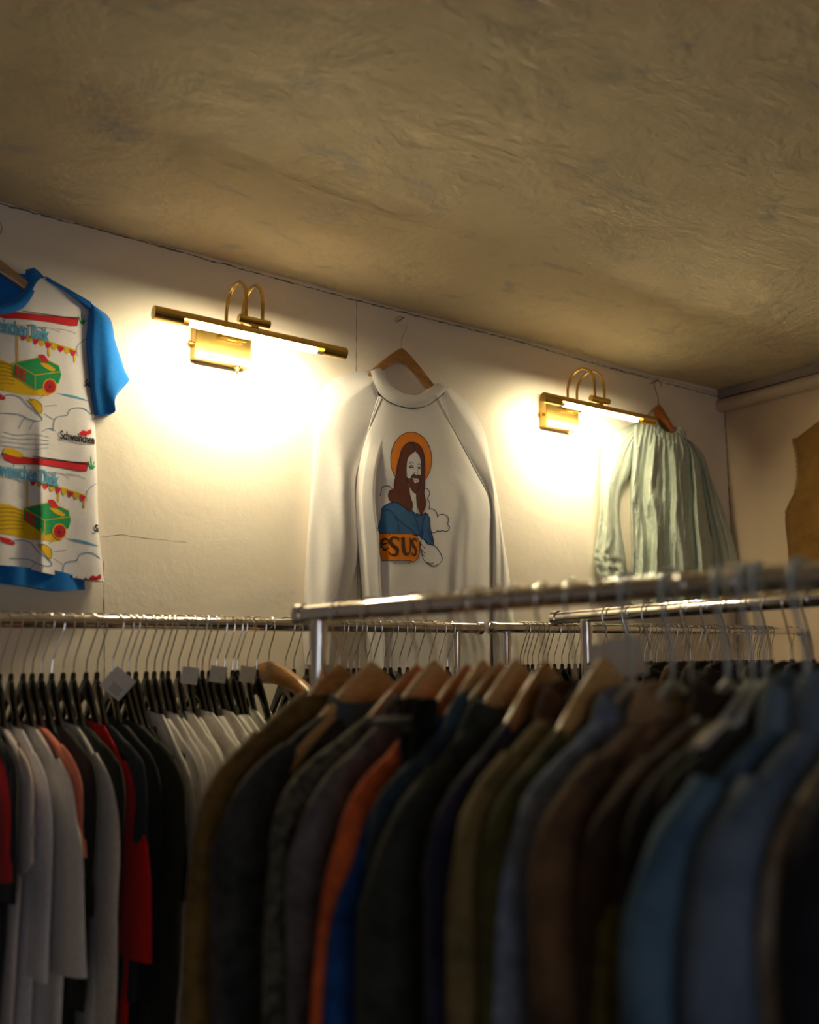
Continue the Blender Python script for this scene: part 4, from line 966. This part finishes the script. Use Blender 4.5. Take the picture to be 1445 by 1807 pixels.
# left rack --------------------------------------------------------
LEFT = [
 (-60, -20, 1400, .24, 'powder_blue', (0.580, 0.696, 0.840), dict(slen=.20, flare=.03), 't-shirt', 'powder blue t-shirt at the left picture edge'),
 (-30, 22, 1385, .23, 'signal_red', (0.750, 0.015, 0.015), dict(slen=.16), 't-shirt', 'bright red t-shirt behind the powder blue one'),
 (-12, 34, 1345, .24, 'jet', (0.012, 0.012, 0.011), dict(slen=.22), 't-shirt', 'black t-shirt between the red one and the pinkish white one'),
 (6, 62, 1365, .235, 'pink_white', (0.797, 0.667, 0.623), dict(slen=.10), 't-shirt', 'pinkish white t-shirt with a very short sleeve'),
 (26, 92, 1390, .245, 'cool_white', (0.754, 0.725, 0.768), dict(slen=.30), 't-shirt', 'cool white t-shirt between the pinkish and the big-sleeved white ones'),
 (47, 142, 1415, .265, 'warm_white', (0.754, 0.696, 0.652), dict(slen=.27, flare=.03), 't-shirt', 'warm white oversized t-shirt with the largest hanging sleeve'),
 (63, 146, 1350, .24, 'coral', (0.840, 0.255, 0.165), dict(slen=.16), 't-shirt', 'coral pink t-shirt behind the oversized white one'),
 (97, 172, 1345, .24, 'black_olive', (0.018, 0.018, 0.011), dict(slen=.40), 'sweater', 'blackish olive sweater right of the coral t-shirt'),
 (117, 212, 1405, .25, 'cream_white', (0.725, 0.652, 0.594), dict(slen=.42, flare=.03), 'sweater', 'cream white long-sleeved top between two blackish sweaters'),
 (135, 222, 1350, .24, 'dark_moss', (0.021, 0.024, 0.012), dict(slen=.40), 'sweater', 'dark moss sweater left of the red-sleeved top'),
 (157, 262, 1450, .255, 'scarlet', (0.720, 0.012, 0.012), dict(slen=.24), 't-shirt', 'scarlet t-shirt sleeve peeking out between dark sweaters'),
 (176, 262, 1345, .24, 'blue_slate', (0.030, 0.042, 0.053), dict(slen=.40), 'sweater', 'slate blue dark sweater behind the scarlet sleeve'),
 (202, 285, 1350, .24, 'ink', (0.015, 0.015, 0.018), dict(slen=.40), 'sweater', 'inky black sweater left of the blackish green cardigan'),
 (220, 327, 1355, .255, 'black_green', (0.030, 0.033, 0.015), dict(slen=.45), 'cardigan', 'blackish green cardigan under the square paper tag'),
 (262, 350, 1400, .235, 'bone_white', (0.754, 0.711, 0.681), dict(slen=.2), 't-shirt', 'bone white t-shirt, leftmost of the white ones beside the khaki jacket'),
 (290, 372, 1365, .235, 'grey_white', (0.725, 0.681, 0.667), dict(slen=.2), 't-shirt', 'greyish white t-shirt, second of the white ones beside the khaki jacket'),
 (318, 402, 1350, .235, 'milk_white', (0.797, 0.754, 0.711), dict(slen=.2), 't-shirt', 'milk white t-shirt in the middle of the bright white row'),
 (350, 436, 1340, .235, 'soft_white', (0.783, 0.725, 0.681), dict(slen=.2), 't-shirt', 'soft white t-shirt with the highest neck among the white ones'),
 (385, 470, 1340, .235, 'chalk_white', (0.812, 0.754, 0.725), dict(slen=.2), 't-shirt', 'chalk white t-shirt, rightmost white one before the khaki jacket'),
 (430, 515, 1335, .235, 'ash_white', (0.725, 0.696, 0.652), dict(slen=.2), 't-shirt', 'ash white t-shirt mostly hidden by the khaki jacket'),
]
used = []
dirs = []
for i, (px, tx, ty, wd, nm_, c, kw, cat, lab) in enumerate(LEFT):
    P = rail_at(A0, A1, px); U, zs = solve(P, tx, ty, wd); zs = max(-.34, min(-.21, zs))
    m_ = cm(nm_, c, scale=120)
    garment({'t-shirt': 't_shirt', 'sweater': 'sweater', 'cardigan': 'cardigan'}[cat], cat, lab, P, U, wd, zs, m_, style='tee' if cat == 't-shirt' else 'jacket', b=.0065, seed=200+i, zn=(-.196 if px < 250 else -.182), tnk=.078, collar=(m_, .01, 'rib'), length=.62, group='tops on the wall rack', **kw)
    dirs.append((px, U)); used.append(px)
def dir_at(px):
    a = min(dirs, key=lambda q_: abs(q_[0]-px)); return a[1]
EXTRA = [-75, -45, 79, 231, 244, 276, 300, 335, 360, 372, 399, 413]
ALLH = [-75, -60, -45, -30, -12, 6, 26, 47, 63, 79, 97, 117, 135, 157, 176, 202, 220, 231, 244, 262, 276, 290, 300, 318, 335, 350, 360, 372, 385, 399, 413, 421, 438, 455, 476, 505, 520, 543, 557,
        594, 601, 615, 625, 634, 648, 660, 679, 689, 705, 719, 736, 757, 774, 789]
for px in ALLH:
    P = rail_at(A0, A1, px); U = dir_at(px)
    if px > 440: U = Vector((math.sin(math.radians(7)), -math.cos(math.radians(7)), 0))
    U = (U+Vector((random.uniform(-.05, .05), 0, 0))).normalized()
    if px in EXTRA:
        if px >= 276: garment('t_shirt', 't-shirt', 'white t-shirt squeezed into the row of white ones on the wall rack', P, U, .232, -.275, cm('laundry_white', (.80, .77, .73)), style='tee', b=.0055, seed=400+px, zn=-.190, tnk=.078, slen=.2, length=.6, group='white t-shirts squeezed on the wall rack')
        else: garment('t_shirt', 't-shirt', 'blackish t-shirt squeezed between others on the wall rack', P, U, .222, -.300, cm('washed_black', (.016, .016, .014)), style='tee', b=.0055, seed=400+px, zn=-.205, tnk=.078, slen=.2, length=.6, group='blackish t-shirts squeezed on the wall rack')
    if px == 476:
        hanger(P, U, 'w', 'glossy brown wooden hanger standing out among the black ones', 'hangers on the wall rack'); continue
    if px in used: hanger(P, U, 'b', 'black hanger with chrome hook in the row on the left wall rack', 'black hangers on the wall rack', swivel=.62+random.uniform(-.15, .15))
    else: hanger(P, U, 'b', 'black hanger with chrome hook in the row on the left wall rack', 'black hangers on the wall rack', swivel=.62+random.uniform(-.15, .15))
# far right rack: bunched hooks
random.seed(21)
FARH = [917, 923, 930, 938, 949, 957, 965, 977, 990, 1002, 1013, 1023, 1031, 1058]+[1119+i*5.35+random.uniform(-1.5, 1.5) for i in range(45)]+[1392]
for i, px in enumerate(FARH):
    P = rail_at(C0, C1, px); a = math.radians(8)+random.uniform(-.05, .05)
    if i == len(FARH)-1: a = math.radians(62)
    U = Vector((math.sin(a), -math.cos(a), 0))
    if i == len(FARH)-1: hanger(P, U, 'b', 'lone black hanger turned sideways near the corner upright', 'hangers on the far rack')
    else: hanger(P, U, 'b', 'black hanger with chrome hook bunched on the farthest rack', 'bunched hangers on the farthest rack', swivel=.62+random.uniform(-.15, .15))
FG = [('graphite black', (.012, .012, .012)), ('dim navy', (.014, .018, .03)), ('dim brown', (.03, .018, .01)), ('smoke grey', (.05, .05, .05)), ('deep olive', (.03, .03, .012))]
for i, px in enumerate([940, 980, 1020, 1125, 1160, 1195, 1230, 1265, 1300, 1335]):
    P = rail_at(C0, C1, px); U = Vector((math.sin(math.radians(8)), -math.cos(math.radians(8)), 0)); nmn, c = FG[i % 5]
    garment('shirt', 'shirt', 'dark shirt hanging low on the farthest rack behind the jackets', P, U, .22, -.215, cm(nmn.replace(' ', '_'), c), b=.010, seed=300+i, zn=-.150, group='dark shirts on the farthest rack', length=.6)

# ------------------------------------------------------------------ tags, clip hanger
def tag(P, U, c, half, rot, label, ink=True, tilt=0):
    """paper tag facing roughly the camera, hung from a hanger neck by a thread"""
    n = (O-c); n.z = 0; n.normalize(); n = (n+Vector((tilt, 0, 0))).normalized(); s = Vector((-n.y, n.x, 0)); up = Vector((0, 0, 1))
    R = Matrix((s, -n, up)).transposed()
    t = thing('price_tag', label, 'tag', c, 'paper price tags')
    rr = Matrix.Rotation(rot, 3, 'Y'); mb = MB(); mb.box((0, 0, 0), (half[0], .0005, half[1]), ax=rr, bev=.0002); me = [R @ v+c for v in mb.v]
    link('card', me, mb.f, M_PAPER, t, smooth=False)
    if ink:
        mb = MB()
        for k in range(5):
            mb.box(rr @ Vector((.004, -.0008, -.004-.0035*k)), (half[0]*(.55-.07*(k % 3)), .0002, .0007), ax=rr)
        link('printed_lines', [R @ v+c for v in mb.v], mb.f, M_INK, t, smooth=False)
    mb = MB(); mb.tube([c+R @ (rr @ Vector((-half[0]*.8, -.001, half[1]*.8))), P+Vector((0, 0, -.105))], .0004, 5); mb.obj('thread', M_PAPER, t)
U0 = Vector((.4, -.9, 0)).normalized()
P = rail_at(A0, A1, 231); c = on_y(208, 1206, P.y-.075)
tag(P, U0, c, (.024, .024), math.radians(40), 'square white price tag hanging cornerwise in front of the black hangers')
for px, ty_, ls in ((335, 1192, 'pale tag, leftmost of three between black hangers'), (385, 1190, 'pale tag, middle of three between black hangers'), (437, 1190, 'pale tag, rightmost of three between black hangers')):
    P = rail_at(A0, A1, px+8); tag(P, U0, on_y(px, ty_, P.y-.03), (.017, .017), math.radians(8), ls, ink=False)
P = rail_at(N0, N1, 1075); tag(P, U0, at_depth(1090, 1163, 1.07), (.032, .023), math.radians(-10), 'large blurred white tag above the jackets right of the middle upright', ink=False)
# clip hanger with a black clip on its bar
P = rail_at(N0, N1, 838); U, _z = solve(P, 610, 1400, .25)
cp0 = P-U*.17+Vector((0, 0, -.150)); cp1 = P+U*.21+Vector((0, 0, -.142))
t = thing('clip_hanger', 'black trouser hanger with one large clip in front of the jackets', 'hanger', (P.x, P.y, P.z))
mb = MB(); mb.tube([cp0, (cp0+cp1)/2, cp1], .0050, 12); mb.obj('cross_bar', plain('grey_bar', (.09, .085, .06), .4), t)
side = Vector((-U.y, U.x, 0)); RM = Matrix((U, side, Vector((0, 0, 1)))).transposed(); mid = P+U*.125+Vector((0, 0, -.150))
mb = MB()
for s_ in (-1, 1):
    mb.box(mid+side*(s_*.009)+Vector((0, 0, -.008)), (.024, .0035, .040), ax=RM @ Matrix.Rotation(-.10*s_, 3, 'X'), bev=.003)
mb.tube([mid+U*-.022, mid+U*.022], .008, 12); mb.obj('clip', M_BLACK, t)
hk = bpy.data.objects.new('hook', HK_N); hk.parent = t; hk.rotation_euler = (0, 0, math.atan2(U.y, U.x)); COL.objects.link(hk)
mb = MB(); mb.tube([P+Vector((0, 0, -.098)), P+Vector((0, 0, -.149))], .0030, 8); mb.obj('stem', M_HOOK, t)
